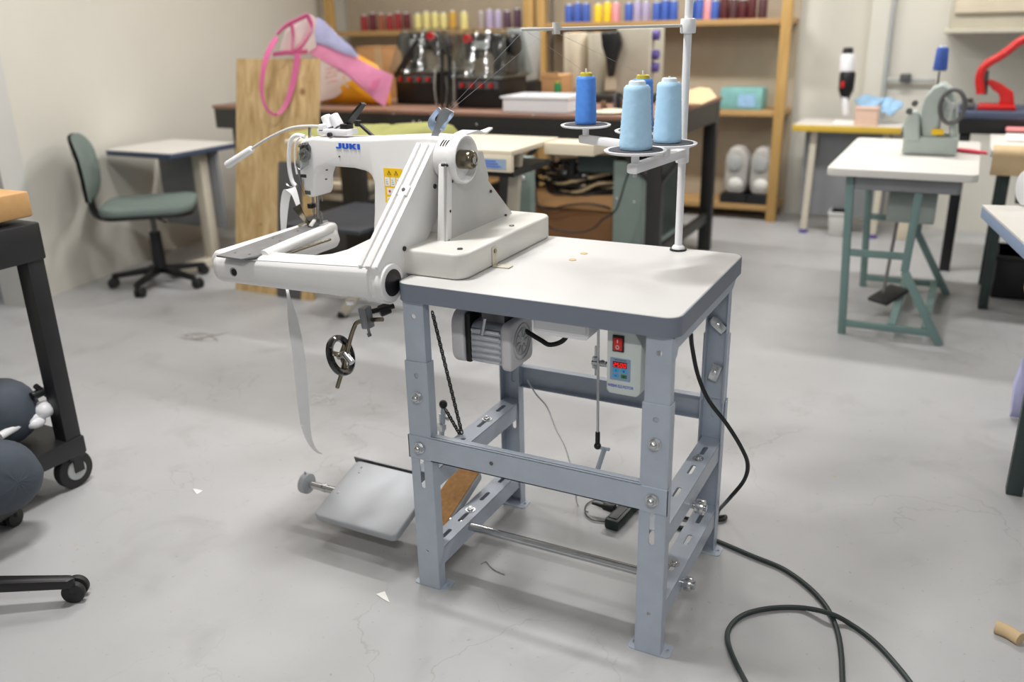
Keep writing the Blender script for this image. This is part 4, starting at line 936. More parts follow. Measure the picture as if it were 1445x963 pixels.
q.prism(rrect(x0_, x1_, 0, zt_+.02, .012, 4), 'y', -.012, -.004, .002, 2, .6, pm)
tag(q.build('steel_plate', 'steel_plate_grey'), 'narrow dark grey steel plate standing against the plywood board', 'plate')
# ---------------- black trolley at the left edge
ct = thing('trolley', 'black wheeled trolley with open lower shelf at the left edge of the photo', 'trolley', (-1.45, -.4, 0))
cx1, cy1 = -1.135, .01; cx0, cy0 = -1.72, -.40; zt = .775
q = MB(); q.bx(cx0, cx1, cy0, cy1, zt-.10, zt, .006); q.build('top_tray', 'black_metal', ct)
q = MB(); q.bx(cx0, cx1, cy0, cy1, .10, .155, .006); q.build('lower_shelf', 'black_metal', ct)
for x in (cx0+.005, cx1-.055):
    for y in (cy0+.005, cy1-.055):
        q = MB(); q.bx(x, x+.05, y, y+.05, .09, zt-.09, .004); q.build('post', 'black_metal', ct)
        q = MB(); q.cyl((x+.01, y+.02, .055), (x+.04, y+.02, .055), .055, n=30, bev=.006); wl = q.build('wheel', 'black_rubber', ct)
        q = MB(); q.cyl((x+.006, y+.02, .055), (x+.044, y+.02, .055), .030, n=24, bev=.003); q.build('wheel_hub', 'grey_plastic', wl)
        q = MB(); q.bar((x+.003, y+.025, .05), (x+.003, y+.025, .10), .03, .004); q.bar((x+.047, y+.025, .05), (x+.047, y+.025, .10), .03, .004); q.build('wheel_fork', 'black_metal', wl)
a = AX(42, 305, cx1-.05); q = MB(); zc_ = zt+.014
q.bx(cx1-.28, cx1-.012, cy1-.34, cy1-.004, zc_, zc_+.066, .006); tag(q.build('wood_block', 'wood_block'), 'tan wooden block lying on top of the black trolley', 'block')
q = MB(); q.puff([Vector((cx1-.32+.28*(.5+.5*math.cos(t)), cy1-.38+.36*(.5+.5*math.sin(t)), zt+.0085)) for t in [2*PI*i/20 for i in range(20)]], (0, 0, 1), .006, 3); tag(q.build('folded_cloth', 'ribbon_white'), 'pale folded cloth under the wooden block on the trolley', 'cloth')
# things on the lower shelf
sh = thing('parts_bundle', 'bundle of white and grey metal parts with a red bit on the trolley lower shelf', 'machine parts', (cx1-.2, cy1-.2, .157))
def SH(px, py): return AX(px, py, cx1-.06)
q = MB(); q.sph(SH(62, 578), .030, (1, 1, .8), 14); q.sph(SH(78, 572), .026, (1, .9, 1), 14); q.sph(SH(50, 596), .024, (1, 1.2, .7), 14); q.build('white_casting', 'white_plastic', sh)
q = MB(); q.cyl(SH(45, 560)+Vector((.0, 0, 0)), SH(62, 552), .012, n=12); q.cyl(SH(50, 545), SH(70, 560), .008, n=10); q.build('dark_fitting', 'black_metal', sh)
MB().sph(SH(70, 567)+Vector((.025, 0, 0)), .010).build('red_knob', 'red_knob', sh)
q = MB(); q.tube([SH(0, 616), SH(20, 604), SH(42, 592), SH(60, 585)], .011, 10); q.build('white_tube', 'white_plastic', sh)
q = MB(); o = [AX(*k, -1.035) for k in ((-70, 640), (-30, 622), (10, 621), (36, 630), (54, 650), (58, 668), (50, 692), (30, 714), (0, 728), (-40, 734), (-80, 720))]
q.puff([Vector((k.x, k.y, max(k.z, .01))) for k in o], (1, -.1, .1), .075, 7, None, .015, 3); tag(q.build('fabric_bag', 'slate'), 'slate blue fabric bag slumped on the floor against the black trolley', 'bag')
q = MB(); p = AX(-2, 562, cx1-.14); q.sph((p.x, p.y, .255), .095, (1, 1, 1), 24); tag(q.build('fabric_bundle', 'slate'), 'rounded slate blue fabric bundle on the trolley lower shelf', 'fabric')
# ---------------- office chair cut by the left edge in front
fcx, fcy = -1.014, -.622
fc = thing('office_chair', 'office chair on a black star base with one caster arm showing at lower left', 'chair', (fcx, fcy, 0), world=False)
cst = AZ(108, 838, .025); ph = math.atan2(cst.y-fcy, cst.x-fcx); Rr = math.hypot(cst.x-fcx, cst.y-fcy)
five_star(fc, Rr-.008, .085, 5, ph)
q = MB(); q.cyl((0, 0, .10), (0, 0, .40), .026, .018, n=18); q.build('gas_column', 'black_plastic', fc)
Rs = .21
q = MB(); q.lathe([(0, .385), (Rs*.80, .385), (Rs*.96, .400), (Rs, .425), (Rs*.97, .452), (Rs*.88, .470), (0, .476)], (0, 0, 0), n=48); q.build('seat', 'slate', fc)
# ================================================================== WORKBENCH AND WHAT IS AROUND IT
BY, BX0, BX1, BZ, BYB = 2.30, -2.80, -.205, .838, 3.42
bn = thing('workbench', 'long black steel workbench with brown top behind the white sewing machine', 'workbench', (-1.5, 2.86, 0))
q = MB(); q.bx(BX0, BX1, BY, BYB, BZ-.018, BZ, .003); q.build('bench_top', 'bench_top', bn)
ap = MB(); ap.bx(BX0+.01, BX1-.01, BY+.004, BY+.010, BZ-.125, BZ-.019); ap.bx(BX0+.01, BX1-.01, BY+.002, BY+.02, BZ-.070, BZ-.064)
ap = ap.build('apron', 'bench_black', bn)
q = MB(); q.bx(BX1-.016, BX1-.008, BY+.01, BYB-.01, BZ-.125, BZ-.019); q.build('apron', 'bench_black', bn)
for px, py in ((555, 161), (608, 162), (672, 176), (752, 163), (583, 172), (592, 172), (796, 178)):
    p = AY(px, py, BY); MB().sph((p.x, BY+.003, p.z), .007, (1, .6, 1), 10).build('apron_screw', 'zinc', bn)
fx = AY(934, 290, BY+.1).x
for x, y in ((BX1-.075, BYB-.08), (fx-.055, BY+.03), (BX0+.1, BY+.03), (-1.02, BY+.06), (BX0+.1, BYB-.1)):
    q = MB(); q.bx(x, x+.068, y, y+.05, 0, BZ-.02, .003); q.build('leg', 'bench_black', bn)
q = MB(); q.bar((BX1-.04, BY+.05, .19), (BX1-.04, BYB-.06, .19), .03, .05); q.build('side_rail', 'bench_black', bn)
for A_, B_ in (((fx-.02, BY+.07, .52), (fx-.20, BY+.07, .70)), ((fx-.02, BY+.07, .52), (fx+.12, BY+.07, .70)), ((-.98, BY+.08, .52), (-.80, BY+.08, .70))): q = MB(); q.bar(A_, B_, .02, .035, (0, 1, 0)); q.build('leg_brace', 'bench_black', bn)
def BT(px, py, y): return AY(px, py, y)
def bz(y, px):  return AY(px, 150, y).x        # x on the bench for a picture column
# --- yellow and white bag
q = MB(); yb = 2.52
o = [BT(*p, yb) for p in ((448, 80), (470, 70), (500, 74), (532, 92), (550, 116), (552, 150), (530, 156), (490, 157), (452, 156), (444, 120))]
for p in o: p.z = max(p.z, BZ+.004)
q.puff(o, (.1, 1, .1), .06, 5); bg = thing('shopping_bag', 'orange yellow plastic bag with a white round print lying under the pink bag', 'bag', (o[0].x, yb, BZ)); q.build('bag_body', 'orange_bag', bg)
q = MB(); o2 = [BT(*p, yb-.055) for p in ((450, 84), (472, 78), (494, 86), (502, 104), (492, 124), (472, 138), (452, 143), (446, 118))]; q.puff(o2, (.1, 1, .1), .008, 3); q.build('white_print', 'bag_white', bg)
q = MB()
for k, (px, py, n) in enumerate(((460, 98, 14), (461, 104, 18), (460, 110, 14), (462, 117, 16))): 
    for j in range(0, n, 4): a = BT(px+j, py-j*.25, yb-.064); q.bx(a.x, a.x+.008, a.y-.001, a.y+.001, a.z-.003, a.z+.002+.002*((j+k) % 3))
q.build('print_marks', 'sticker_red', bg)
# --- pink bag lying over the board with its handle hanging down
pbg = thing('shopping_bag', 'pink plastic bag with lilac patches and a handle loop hanging over the plywood board', 'bag', AY(540, 148, 2.34))
def PB(px, py): 
    t = min(1, max(0, (px-385)/(555-385))); return AY(px, py, 1.80+.52*t)
q = MB(); oo = [PB(*p) for p in ((437, 62), (452, 52), (468, 66), (500, 80), (530, 96), (555, 106), (549, 132), (543, 151), (532, 140), (515, 126), (496, 110), (470, 92), (446, 80), (432, 72))]
q.puff(oo, (.35, .9, .15), .028, 5); q.build('bag_body', 'pink', pbg)
q = MB(); o3 = [PB(*p)+Vector((0, -.02, 0)) for p in ((437, 40), (452, 24), (462, 30), (478, 48), (500, 66), (512, 82), (490, 76), (468, 66), (446, 60), (434, 56))]; q.puff(o3, (.35, .9, .15), .022, 4); q.build('bag_panel', 'lilac', pbg)
q = MB(); o4 = [PB(*p)+Vector((0, -.03, 0)) for p in ((404, 58), (410, 42), (428, 30), (444, 20), (452, 26), (450, 48), (452, 66), (438, 76), (414, 78), (402, 74))]; q.puff(o4, (.35, .9, .15), .026, 5); q.build('bag_mouth', 'bag_white', pbg)
q = MB()
for pl in (((404, 48), (416, 36), (432, 28), (446, 21)), ((424, 32), (426, 50), (424, 74)), ((398, 76), (414, 74), (430, 73), (446, 72)), ((446, 21), (452, 40), (440, 62), (430, 72))):
    q.strip([PB(*p)+Vector((.0, -.062, 0)) for p in pl], .022, (.5, -.2, .8), .003)
q.build('bag_trim', 'pink_deep', pbg)
q = MB(); q.strip([PB(*p)+Vector((0, -.07, 0)) for p in ((405, 52), (393, 74), (386, 100), (384, 128), (390, 150), (403, 160), (416, 148), (425, 124), (431, 98), (434, 74))], [.026, .026, .022, .016, .014, .014, .020, .026, .028, .028], [(1, .3, .2)]*3+[(.7, .7, .1)]*2+[(.5, .8, .3)]+[(.8, .5, .1)]*4, .003); q.build('bag_handle', 'pink_deep', pbg)
q = MB()
for k in range(4): q.strip([PB(526+k*3.2, 128-k)+Vector((.0, -.032, 0)), PB(533+k*3.2, 112-k)+Vector((.0, -.032, 0))], .003, (1, 0, 0), .0008, 2)
q.build('print_lines', 'pink_deep', pbg)
# --- carton behind
yc = 2.95; a, b = AY(506, 112, yc), AY(562, 62, yc); q = MB(); q.bx(a.x, b.x+.02, yc, yc+.26, BZ+.001, b.z-.02, .003); cbn = thing('cardboard_box', 'closed brown cardboard box on the workbench behind the pink bag', 'box', ((a.x+b.x)/2, yc+.13, BZ)); q.build('box_body', 'cardboard', cbn)
q = MB(); q.bx(a.x-.003, b.x+.023, yc-.004, yc+.13, b.z-.02, b.z-.014); q.build('lid_flap', 'cardboard', cbn); MB().bx((a.x+b.x)/2-.02, (a.x+b.x)/2+.03, yc-.002, yc, BZ+.03, b.z-.02).build('packing_tape', 'tan_cloth', cbn)
# --- two black bench machines with red knobs under clear plastic
def bench_machine(label, px0, px1, pyb, yy, pyplate, pytop, flip):
    a, b = AY(px0, pyb, yy), AY(px1, pyb, yy); X0_, X1_ = a.x, b.x; W_ = X1_-X0_; t = thing('bench_machine', label, 'machine', ((X0_+X1_)/2, yy+.15, BZ))
    zp = AY((px0+px1)/2, pyplate, yy).z; zt_ = AY((px0+px1)/2, pytop, yy+.15).z
    q = MB(); q.bx(X0_, X1_, yy, yy+.30, BZ+.002, zp-.012, .006); q.build('machine_base', 'black_plastic', t)
    q = MB(); q.bx(X0_-.015, X1_+.015, yy-.015, yy+.31, zp-.012, zp, .003); q.build('work_plate', 'steel', t)
    MB().bx(X0_+.01, X1_-.01, yy-.003, yy+.001, zp-.060, zp-.018, .001).build('knob_strip', 'steel_plate_grey', t)
    for k in range(4):
        x = X0_+W_*(.17+.22*k); q = MB(); q.cyl((x, yy-.022, zp-.042), (x, yy-.002, zp-.042), .0105, n=16, bev=.002); kn = q.build('knob', 'red_knob', t)
        MB().cyl((x, yy-.006, zp-.042), (x, yy-.003, zp-.042), .0135, n=16).build('knob_collar', 'black_metal', kn)
    h = zt_-zp; s = -1 if flip else 1; xm = (X0_+X1_)/2
    prof = [(-.46, .0), (-.46, .20), (-.30, .24), (-.28, .52), (.10, .56), (.14, .30), (.12, .0), (.48, .0), (.50, .55), (.44, .86), (.30, .98), (-.34, 1.0), (-.52, .82), (-.54, .40), (-.56, .0)]
    prof = [(.56, 0), (.56, .62), (.50, .86), (.36, .98), (-.30, .98), (-.46, .86), (-.50, .60), (-.46, .36), (-.30, .36), (-.24, .52), (.16, .54), (.22, .40), (.20, 0)]
    q = MB(); q.prism([(xm+s*u*W_*.92, zp+v*h) for u, v in prof], 'y', yy+.07, yy+.21, .012, 3); q.build('machine_head', 'black_gloss', t)
    q = MB(); q.cyl((xm-s*.36*W_, yy+.10, zp+.03), (xm-s*.36*W_, yy+.10, zp+.38*h), .008, n=12); q.cyl((xm-s*.36*W_, yy+.10, zp+.006), (xm-s*.36*W_, yy+.10, zp+.03), .018, n=14); q.build('needle_bar', 'zinc', t)
    q = MB(); q.cyl((xm+s*.53*W_, yy+.14, zp+.7*h), (xm+s*.62*W_, yy+.14, zp+.7*h), .055, n=28, bev=.004); q.build('drive_wheel', 'black_plastic', t)
    q = MB(); q.bx(xm-.25*W_, xm+.10*W_, yy+.058, yy+.075, zp+.62*h, zp+.80*h, .004); q.build('name_plate', 'grey_plastic', t)
    q = MB(); q.cyl((xm-s*.3*W_, yy+.06, zp+.86*h), (xm-s*.3*W_, yy+.03, zp+.86*h), .022, n=6); q.build('tension_knob', 'red_knob', t)
    # draped clear cover
    c = thing('plastic_cover', 'clear plastic cover draped over the '+('left' if flip else 'right')+' one of the two black bench machines', 'cover', ((X0_+X1_)/2, yy+.15, BZ))
    q = MB(); zt2 = zt_+.015; A = (X0_-.022, X1_+.022, yy-.03, yy+.32); B = (X0_+.03, X1_+.0, yy+.04, yy+.25); tm = bmesh.new()
    lv = []
    for (x0, x1, y0, y1), z in ((A, zp-.004), (((A[0]+B[0])/2-.012, (A[1]+B[1])/2+.012, (A[2]+B[2])/2-.01, (A[3]+B[3])/2+.01), zp+.3*h), (B, zt2)):
        n = 10; ring = []
        for i in range(4*n):
            sd, f = divmod(i, n); f /= n
            x, y = ((x0+(x1-x0)*f, y0), (x1, y0+(y1-y0)*f), (x1-(x1-x0)*f, y1), (x0, y1-(y1-y0)*f))[sd]
            wv = .012*math.sin(i*1.9)*(1 if z < zt2-.01 else .3); ring.append(tm.verts.new((x+(wv if sd in (1, 3) else 0), y+(wv if sd in (0, 2) else 0), z+.006*math.sin(i*1.3))))
        lv.append(ring)
    for P, Q in zip(lv, lv[1:]):
        for i in range(len(P)): tm.faces.new((P[i], P[(i+1) % len(P)], Q[(i+1) % len(P)], Q[i]))
    tm.faces.new(lv[-1]); q._add(tm); q.build('clear_sheet', 'clear_plastic', c); return t
_bm = bench_machine('black bench machine with red knobs, the left of the pair beside the pink bag', 560, 618, 147, 2.62, 100, 44, True)
q = MB(); q.bar(AY(557, 108, 2.58), AY(590, 56, 2.60), .022, .016, (0, 1, 0), .004); q.build('slanted_lever', 'black_plastic', _bm)
bench_machine('black bench machine with red knobs, the right of the pair beside the white tray', 645, 706, 153, 2.50, 108, 46, False)
# grey white bulky machine part behind the right one
q = MB(); a, b = AY(714, 130, 2.86), AY(742, 40, 2.86); q.bx(a.x, b.x, 2.86, 3.05, BZ+.10, b.z, .02); gm = thing('covered_machine', 'tall pale grey machine casing beside the right black bench machine', 'machine', ((a.x+b.x)/2, 2.86, BZ)); q.build('casing', 'grey_plastic', gm)
q = MB(); q.bx(a.x-.03, b.x+.01, 2.84, 3.07, BZ+.001, BZ+.10, .006); q.build('casing_base', 'black_plastic', gm)
# cluster of black cables and rods between the machines
tl_ = thing('tool_rack', 'upright cluster of chrome and black tools between the two black bench machines', 'tools', (AY(632, 150, 2.50).x, 2.5, BZ))
for i, (px, py0, py1, mm) in enumerate(((617, 150, 92, 'zinc'), (624, 150, 70, 'black_plastic'), (631, 150, 66, 'black_plastic'), (637, 152, 78, 'black_metal'), (641, 153, 86, 'zinc'), (628, 150, 108, 'steel'))):
    a, b = AY(px, py0, 2.46), AY(px+(i % 3)-1, py1, 2.46); a.z = BZ+.002; q = MB(); q.tube([a, a.lerp(b, .5)+Vector((.012*((i % 3)-1), 0, 0)), b], .008 if 'black' in mm else .005, 8); q.build('tool', mm, tl_)
# white tray
a, b = AY(708, 150, 2.36), AY(801, 150, 2.36); zt_ = AY(750, 137, 2.36).z
tr_ = MB(); tr_.holed(rrect(a.x, b.x, 2.36, 2.62, .015, 4), [rrect(a.x+.008, b.x-.008, 2.368, 2.612, .012, 4)], 'z', BZ+.004, zt_); tr_.prism(rrect(a.x+.002, b.x-.002, 2.362, 2.618, .015, 4), 'z', BZ+.001, BZ+.006); tr_.holed(rrect(a.x-.012, b.x+.006, 2.352, 2.628, .018, 4), [rrect(a.x+.006, b.x-.006, 2.366, 2.614, .012, 4)], 'z', zt_-.008, zt_)
tag(tr_.build('plastic_tray', 'white_plastic'), 'long white plastic tray on the workbench edge beside the blue thread cone', 'tray')
def spool(label, c, r, h, mm, cap=None, group=None):
    t = thing('thread_cone', label, 'thread cone', c, group); q = MB(); q.lathe([(0, 0), (r*.95, 0), (r, h*.06), (r*.86, h*.92), (r*.7, h), (0, h)], c, n=24); q.build('thread_winding', mm, t)
    q = MB(); q.lathe([(0, h), (r*.5, h), (r*.45, h+.008), (0, h+.008)], c, n=18); q.build('cone_tube', cap or 'cone_yellowcap', t); return t
p = AY(787, 136, 2.66); spool('dark green thread spool standing behind the white tray', Vector((p.x, 2.66, BZ)), .019, AY(787, 117, 2.66).z-BZ, 'green_thread')
q = MB(); a, b = AY(764, 128, 2.72), AY(793, 106, 2.72); q.bx(a.x, b.x, 2.72, 2.86, BZ+.001, b.z, .004); q.bx(a.x, b.x-.02, 2.715, 2.72, b.z-.015, b.z+.012); tag(q.build('cardboard_box', 'cardboard'), 'small cardboard box behind the green thread spool', 'box')
# grey machine with dark handle and purple dials at the right of the bench
om = thing('bench_machine', 'pale grey tall machine with black handle and purple dials behind the blue thread cones', 'machine', (AY(890, 150, 2.95).x, 3.0, BZ))
ym = 2.95; a, b = AY(868, 140, ym), AY(918, 38, ym); q = MB(); q.bx(a.x, b.x, ym, ym+.24, BZ+.03, b.z, .012); q.build('machine_body', 'cabinet_beige', om)
q = MB(); q.prism([(AY(*p, ym).x, AY(*p, ym).z) for p in ((852, 46), (876, 44), (879, 62), (872, 84), (868, 108), (862, 108), (860, 84), (854, 66))], 'y', ym-.05, ym-.004, .008, 3); q.build('handle', 'black_plastic', om)
for py in (50, 78, 96):
    p = AY(920, py, ym); q = MB(); q.cyl((b.x-.001, ym+.05, p.z), (b.x+.03, ym+.05, p.z), .024, n=20, bev=.003); q.build('dial', 'purple', om)
q = MB(); q.bx(a.x-.16, b.x+.02, ym-.04, ym+.28, BZ+.001, BZ+.04, .006); q.build('machine_bed', 'bench_black', om)
for px0, px1, lb in ((797, 828, 'cream upright roll standing behind the deep blue thread cone'), (830, 854, 'tan upright roll standing between cream roll and black handle')):
    a, b = AY(px0, 120, 3.05), AY(px1, 46, 3.05); q = MB(); q.cyl(((a.x+b.x)/2, 3.05, BZ+.002), ((a.x+b.x)/2, 3.05, b.z), (b.x-a.x)/2, n=28, bev=.004); rt_ = thing('fabric_roll', lb, 'roll', ((a.x+b.x)/2, 3.05, BZ)); q.build('roll_body', 'cream' if px0 < 800 else 'cabinet_beige', rt_)
    MB().cyl(((a.x+b.x)/2, 3.05, b.z), ((a.x+b.x)/2, 3.05, b.z+.004), (b.x-a.x)/6, n=16).build('roll_core', 'cardboard', rt_)
cl_ = thing('metal_parts', 'heap of dark machine parts on the bench between the blue thread cones', 'machine parts', (AY(866, 140, 2.6).x, 2.6, BZ))
rg = random.Random(5)
for i in range(9):
    p = AY(848+rg.uniform(0, 36), 148, 2.58+.08*rg.random()); q = MB(); r_ = .010+.008*rg.random(); q.cyl((p.x, p.y, BZ+.001), (p.x+rg.uniform(-.01, .01), p.y, BZ+.03+.05*rg.random()), r_, r_*.7, n=12, bev=.002); q.build('metal_part', ('dark_steel', 'black_metal', 'cocoa')[i % 3], cl_)
q = MB(); a = AY(836, 150, 2.42); b = AY(885, 150, 2.42); q.puff([Vector((a.x+(b.x-a.x)*(.5+.5*math.cos(t)), 2.45+.10*math.sin(t), BZ+.008)) for t in [2*PI*i/20 for i in range(20)]], (0, 0, 1), .007, 3); tag(q.build('folded_cloth', 'cream'), 'flat cream cloth on the bench edge between the blue thread cones', 'cloth')
q = MB(); yy = 2.75; o = [AY(*p, yy) for p in ((950, 150), (956, 132), (975, 126), (1000, 128), (1016, 136), (1000, 146), (975, 152))]
q.puff([Vector((p.x, yy+.12*math.sin(i*.9), max(p.z, BZ+.03))) for i, p in enumerate(o)], (.2, .8, .6), .03, 4); tag(q.build('folded_fabric', 'tan_cloth'), 'folded tan fabric on the right end of the workbench', 'fabric')
# ---------------- under the bench
yu = 2.50; a, b = AY(748, 352, yu), AY(864, 280, yu); zb = b.z
bx_ = thing('cardboard_box', 'large open brown cardboard box holding black cables under the workbench', 'box', ((a.x+b.x)/2, yu+.2, 0))
q = MB(); q.bx(a.x, b.x, yu, yu+.42, .002, zb, .003); q.build('box_body', 'cardboard_dark', bx_)
q = MB(); q.prism([(yu-.015, zb-.060), (yu-.012, zb-.064), (yu+.42, zb+.002), (yu+.42, zb+.008), (yu, zb+.006)], 'x', a.x-.01, b.x+.005, .002, 1); q.build('box_flap', 'cardboard', bx_)
for k in range(14):
    r0 = random.Random(20+k); cx_ = (a.x+b.x)/2+r0.uniform(-.06, .08); cz = zb+.014+.0075*k; cy_ = yu+.12
    pts = [Vector((cx_+(.21+r0.uniform(-.07, .04))*math.cos(t), cy_+(.12+r0.uniform(-.04, .03))*math.sin(t), max(zb+.012, cz+.026*math.sin(2*t+k)+r0.uniform(-.012, .012)))) for t in [2*PI*i/12 for i in range(12)]]
    q = MB(); q.tube(pts, .0075, 7, 4, True); tag(q.build('cable_coil', 'tan_cloth' if k in (3, 6, 9, 12) else 'cable_black'), ('tan' if k in (3, 6, 9, 12) else 'black')+' cable coil in the tangled heap on the cardboard box', 'cable', 'cable coils on the cardboard box')
q = MB(); q.tube([AY(755, 268, yu-.01), AY(758, 288, yu-.03), AY(775, 296, yu-.03), AY(800, 290, yu-.03), AY(830, 288, yu-.03), AY(855, 292, yu-.02), AY(862, 296, yu-.01)], .005, 7); tag(q.build('loose_cable', 'cable_black'), 'thin black cable drooping over the front flap of the cardboard box', 'cable')
q = MB(); q.tube([AY(893, 232, 2.2), AY(884, 252, 2.2), AY(874, 285, 2.2), AY(866, 300, 2.2), AY(850, 310, 2.2), AY(838, 322, 2.2), AY(818, 328, 2.2), AY(790, 326, 2.2), AY(768, 318, 2.2)], .0042, 7); tag(q.build('hanging_cable', 'cable_black'), 'black cable hanging in an arc in front of the green steel post', 'cable')
# grey green steel stand with chrome cups under the bench
yg = 2.40
gs = thing('steel_stand', 'grey green steel stand with wide post under the workbench beside the cardboard box', 'stand', (AY(885, 340, yg).x, 2.5, 0))
a, b = AY(866, 232, yg), AY(907, 232, yg); q = MB(); q.bx(a.x, b.x, yg, yg+.06, 0, AY(880, 228, yg).z, .003); ps_ = q.build('post', 'green_steel', gs)
for px, py in ((870, 281), (895, 286)): p = AY(px, py, yg); MB().sph((p.x, yg, p.z), .009, (1, .5, 1), 10).build('post_bolt', 'zinc', ps_)
a, b = AY(820, 226, yg+.1), AY(908, 226, yg+.1); z1, z0 = AY(860, 218, yg+.1).z, AY(860, 243, yg+.1).z; q = MB(); q.bx(a.x, b.x-.03, yg+.06, yg+.09, z0, z1, .004); q.build('stand_top', 'dark_green', gs)
q = MB(); q.bar((AY(886, 338, yg).x, yg+.03, .10), (AY(886, 338, yg).x, yg+.40, .10), .06, .05); q.build('floor_rail', 'green_steel', gs)
for px in (838, 863):
    q = MB(); yk = 2.74; p = AY(px, 240, yk)
    for k in range(4): zz = AY(px, 236+k*8, yk).z; q.lathe([(0, zz-.018), (.026, zz-.015), (.031, zz), (.026, zz+.012), (0, zz+.014)], (p.x, yk, 0), n=20)
    q.cyl((p.x, yk, zb), (p.x, yk, zz), .012, n=10)
    t = thing('chrome_cups', 'stack of shiny chrome cups under the workbench, '+('left one' if px == 838 else 'right one beside the green post'), 'cups', (p.x, yk, zb)); q.build('cup_stack', 'zinc', t)
mp_ = thing('machine_part', 'black and chrome machine part standing on the cable heap under the workbench', 'machine part', (AY(800, 250, 2.5).x, 2.5, zb))
q = MB(); q.sph(AY(800, 244, 2.5), .030, (1.2, .8, .7)); q.sph(AY(824, 248, 2.5), .018); q.build('chrome_body', 'zinc', mp_)
q = MB(); q.bar(AY(790, 226, 2.49), AY(826, 224, 2.49), .018, .014); q.cyl(AY(808, 224, 2.49), AY(806, 246, 2.49), .020, .026, n=14); q.cyl(AY(796, 226, 2.49), AY(798, 240, 2.49), .010, n=10); q.tube([AY(826, 224, 2.48), AY(822, 236, 2.48), AY(818, 250, 2.48)], .006, 8); q.build('black_linkage', 'black_plastic', mp_)
# dark green cabinet standing below the bench, seen at its right side
a = AX(968, 250, BX1-.16); b_ = AX(992, 250, BX1-.16)
q = MB(); q.bx(BX1-.27, BX1-.14, 2.66, 3.22, .17, AX(975, 196, BX1-.14).z, .006); kb_ = thing('steel_cabinet', 'dark green steel cabinet under the right end of the workbench', 'cabinet', (BX1-.20, 2.94, 0)); q.build('cabinet_body', 'dark_green', kb_)
q = MB(); q.bx(BX1-.142, BX1-.134, 2.68, 3.16, .30, AX(975, 210, BX1-.14).z, .002); q.build('cabinet_door', 'dark_green', kb_)
MB().bx(BX1-.135, BX1-.128, 2.72, 2.80, AX(982, 244, BX1-.13).z-.01, AX(982, 244, BX1-.13).z+.01, .002).build('label_holder', 'grey_plastic', kb_)
q = MB(); q.bx(BX1-.28, BX1-.12, 2.64, 3.24, .0, .17, .004); q.build('plinth', 'green_steel', kb_)
# black machine with red buttons further left, and carton at the back
q = MB(); a, b = AY(692, 288, 2.5), AY(732, 262, 2.5); q.bx(a.x, b.x, 2.5, 2.75, a.z, b.z, .004); dm = thing('control_unit', 'black control unit with red buttons under the bench behind the belt guard', 'control unit', ((a.x+b.x)/2, 2.6, a.z)); q.build('unit_body', 'black_plastic', dm)
for k in range(3):
    p = AY(700+k*8, 272, 2.5); q = MB(); q.cyl((p.x, 2.49, p.z), (p.x, 2.502, p.z), .010, n=14); q.build('red_button', 'red_knob', dm)
q = MB(); a, b = AY(686, 330, 2.5), AY(740, 288, 2.5); q.bx(a.x-.3, b.x, 2.45, 2.80, 0, AY(710, 289, 2.5).z, .004); tag(q.build('green_case', 'dark_green'), 'dark green metal case under the bench below the black control unit', 'case')
# ---------------- white overlock stand with drop leaf, just behind the machine
YT, ZT2 = 1.28, .822
ot = thing('overlock_table', 'cream topped machine stand with splayed beige leg and small blue label behind the white machine', 'table', (-.9, 1.6, 0))
xr = AY(722, 235, YT).x
q = MB(); q.bx(-1.40, xr, YT, YT+.40, ZT2-.018, ZT2, .003); q.build('table_top', 'cream', ot)
q = MB(); q.bx(xr-.52, xr, YT-.002, YT+.018, ZT2-.075, ZT2-.016, .002); fr_ = q.build('front_panel', 'cream', ot)
a, b = AY(681, 233, YT-.002), AY(714, 221, YT-.002); MB().bx(a.x, b.x, YT-.0045, YT-.002, a.z-.012, b.z-.010).build('name_label', 'label_blue', fr_)
m_ = MB()
for k in range(3): m_.bx(a.x+.012, b.x-.02-.01*k, YT-.006, YT-.0045, a.z+.0+k*.009-.004, a.z+.003+k*.009-.004)
m_.build('label_print', 'logo_blue', fr_)
q = MB(); q.bx(xr+.002, xr+.20, YT+.26, YT+.40, ZT2-.045, ZT2-.004, .002); q.build('drop_leaf', 'cream', ot)
q = MB(); q.bx(xr-.9, xr-.02, YT+.05, YT+.36, ZT2-.10, ZT2-.078); q.build('drive_tray', 'black_metal', ot)
a = AZ(484, 447, .0); q = MB(); q.bar((a.x, a.y, .012), (AY(484, 447, 1.45).x+.62, 1.45, ZT2-.02), .045, .03, (0, 1, 0), .006); lg = q.build('leg', 'beige_metal', ot)
q = MB(); q.cyl((a.x, a.y, 0), (a.x+.008, a.y, .022), .028, .024, n=16); q.build('leg_tip', 'black_rubber', lg)
q = MB(); q.bar((xr-.10, YT+.10, .0), (xr-.06, YT+.16, ZT2-.02), .045, .03, (0, 1, 0), .006); q.build('leg', 'beige_metal', ot)
a = AY(738, 232, YT+.2); q = MB(); q.bx(AY(730, 250, 1.9).x, AY(748, 250, 1.9).x, 1.9, 1.95, 0, AY(738, 222, 1.9).z, .003); gp_ = thing('steel_post', 'grey green steel post with bolts behind the cream table leaf', 'post', (a.x, 1.92, 0)); q.build('post_body', 'green_steel', gp_)
for px, py in ((738, 230), (752, 236), (738, 252)): p = AY(px, py, 1.895); MB().sph((p.x, 1.897, p.z), .010, (1, .6, 1), 10).build('post_bolt', 'zinc', gp_)
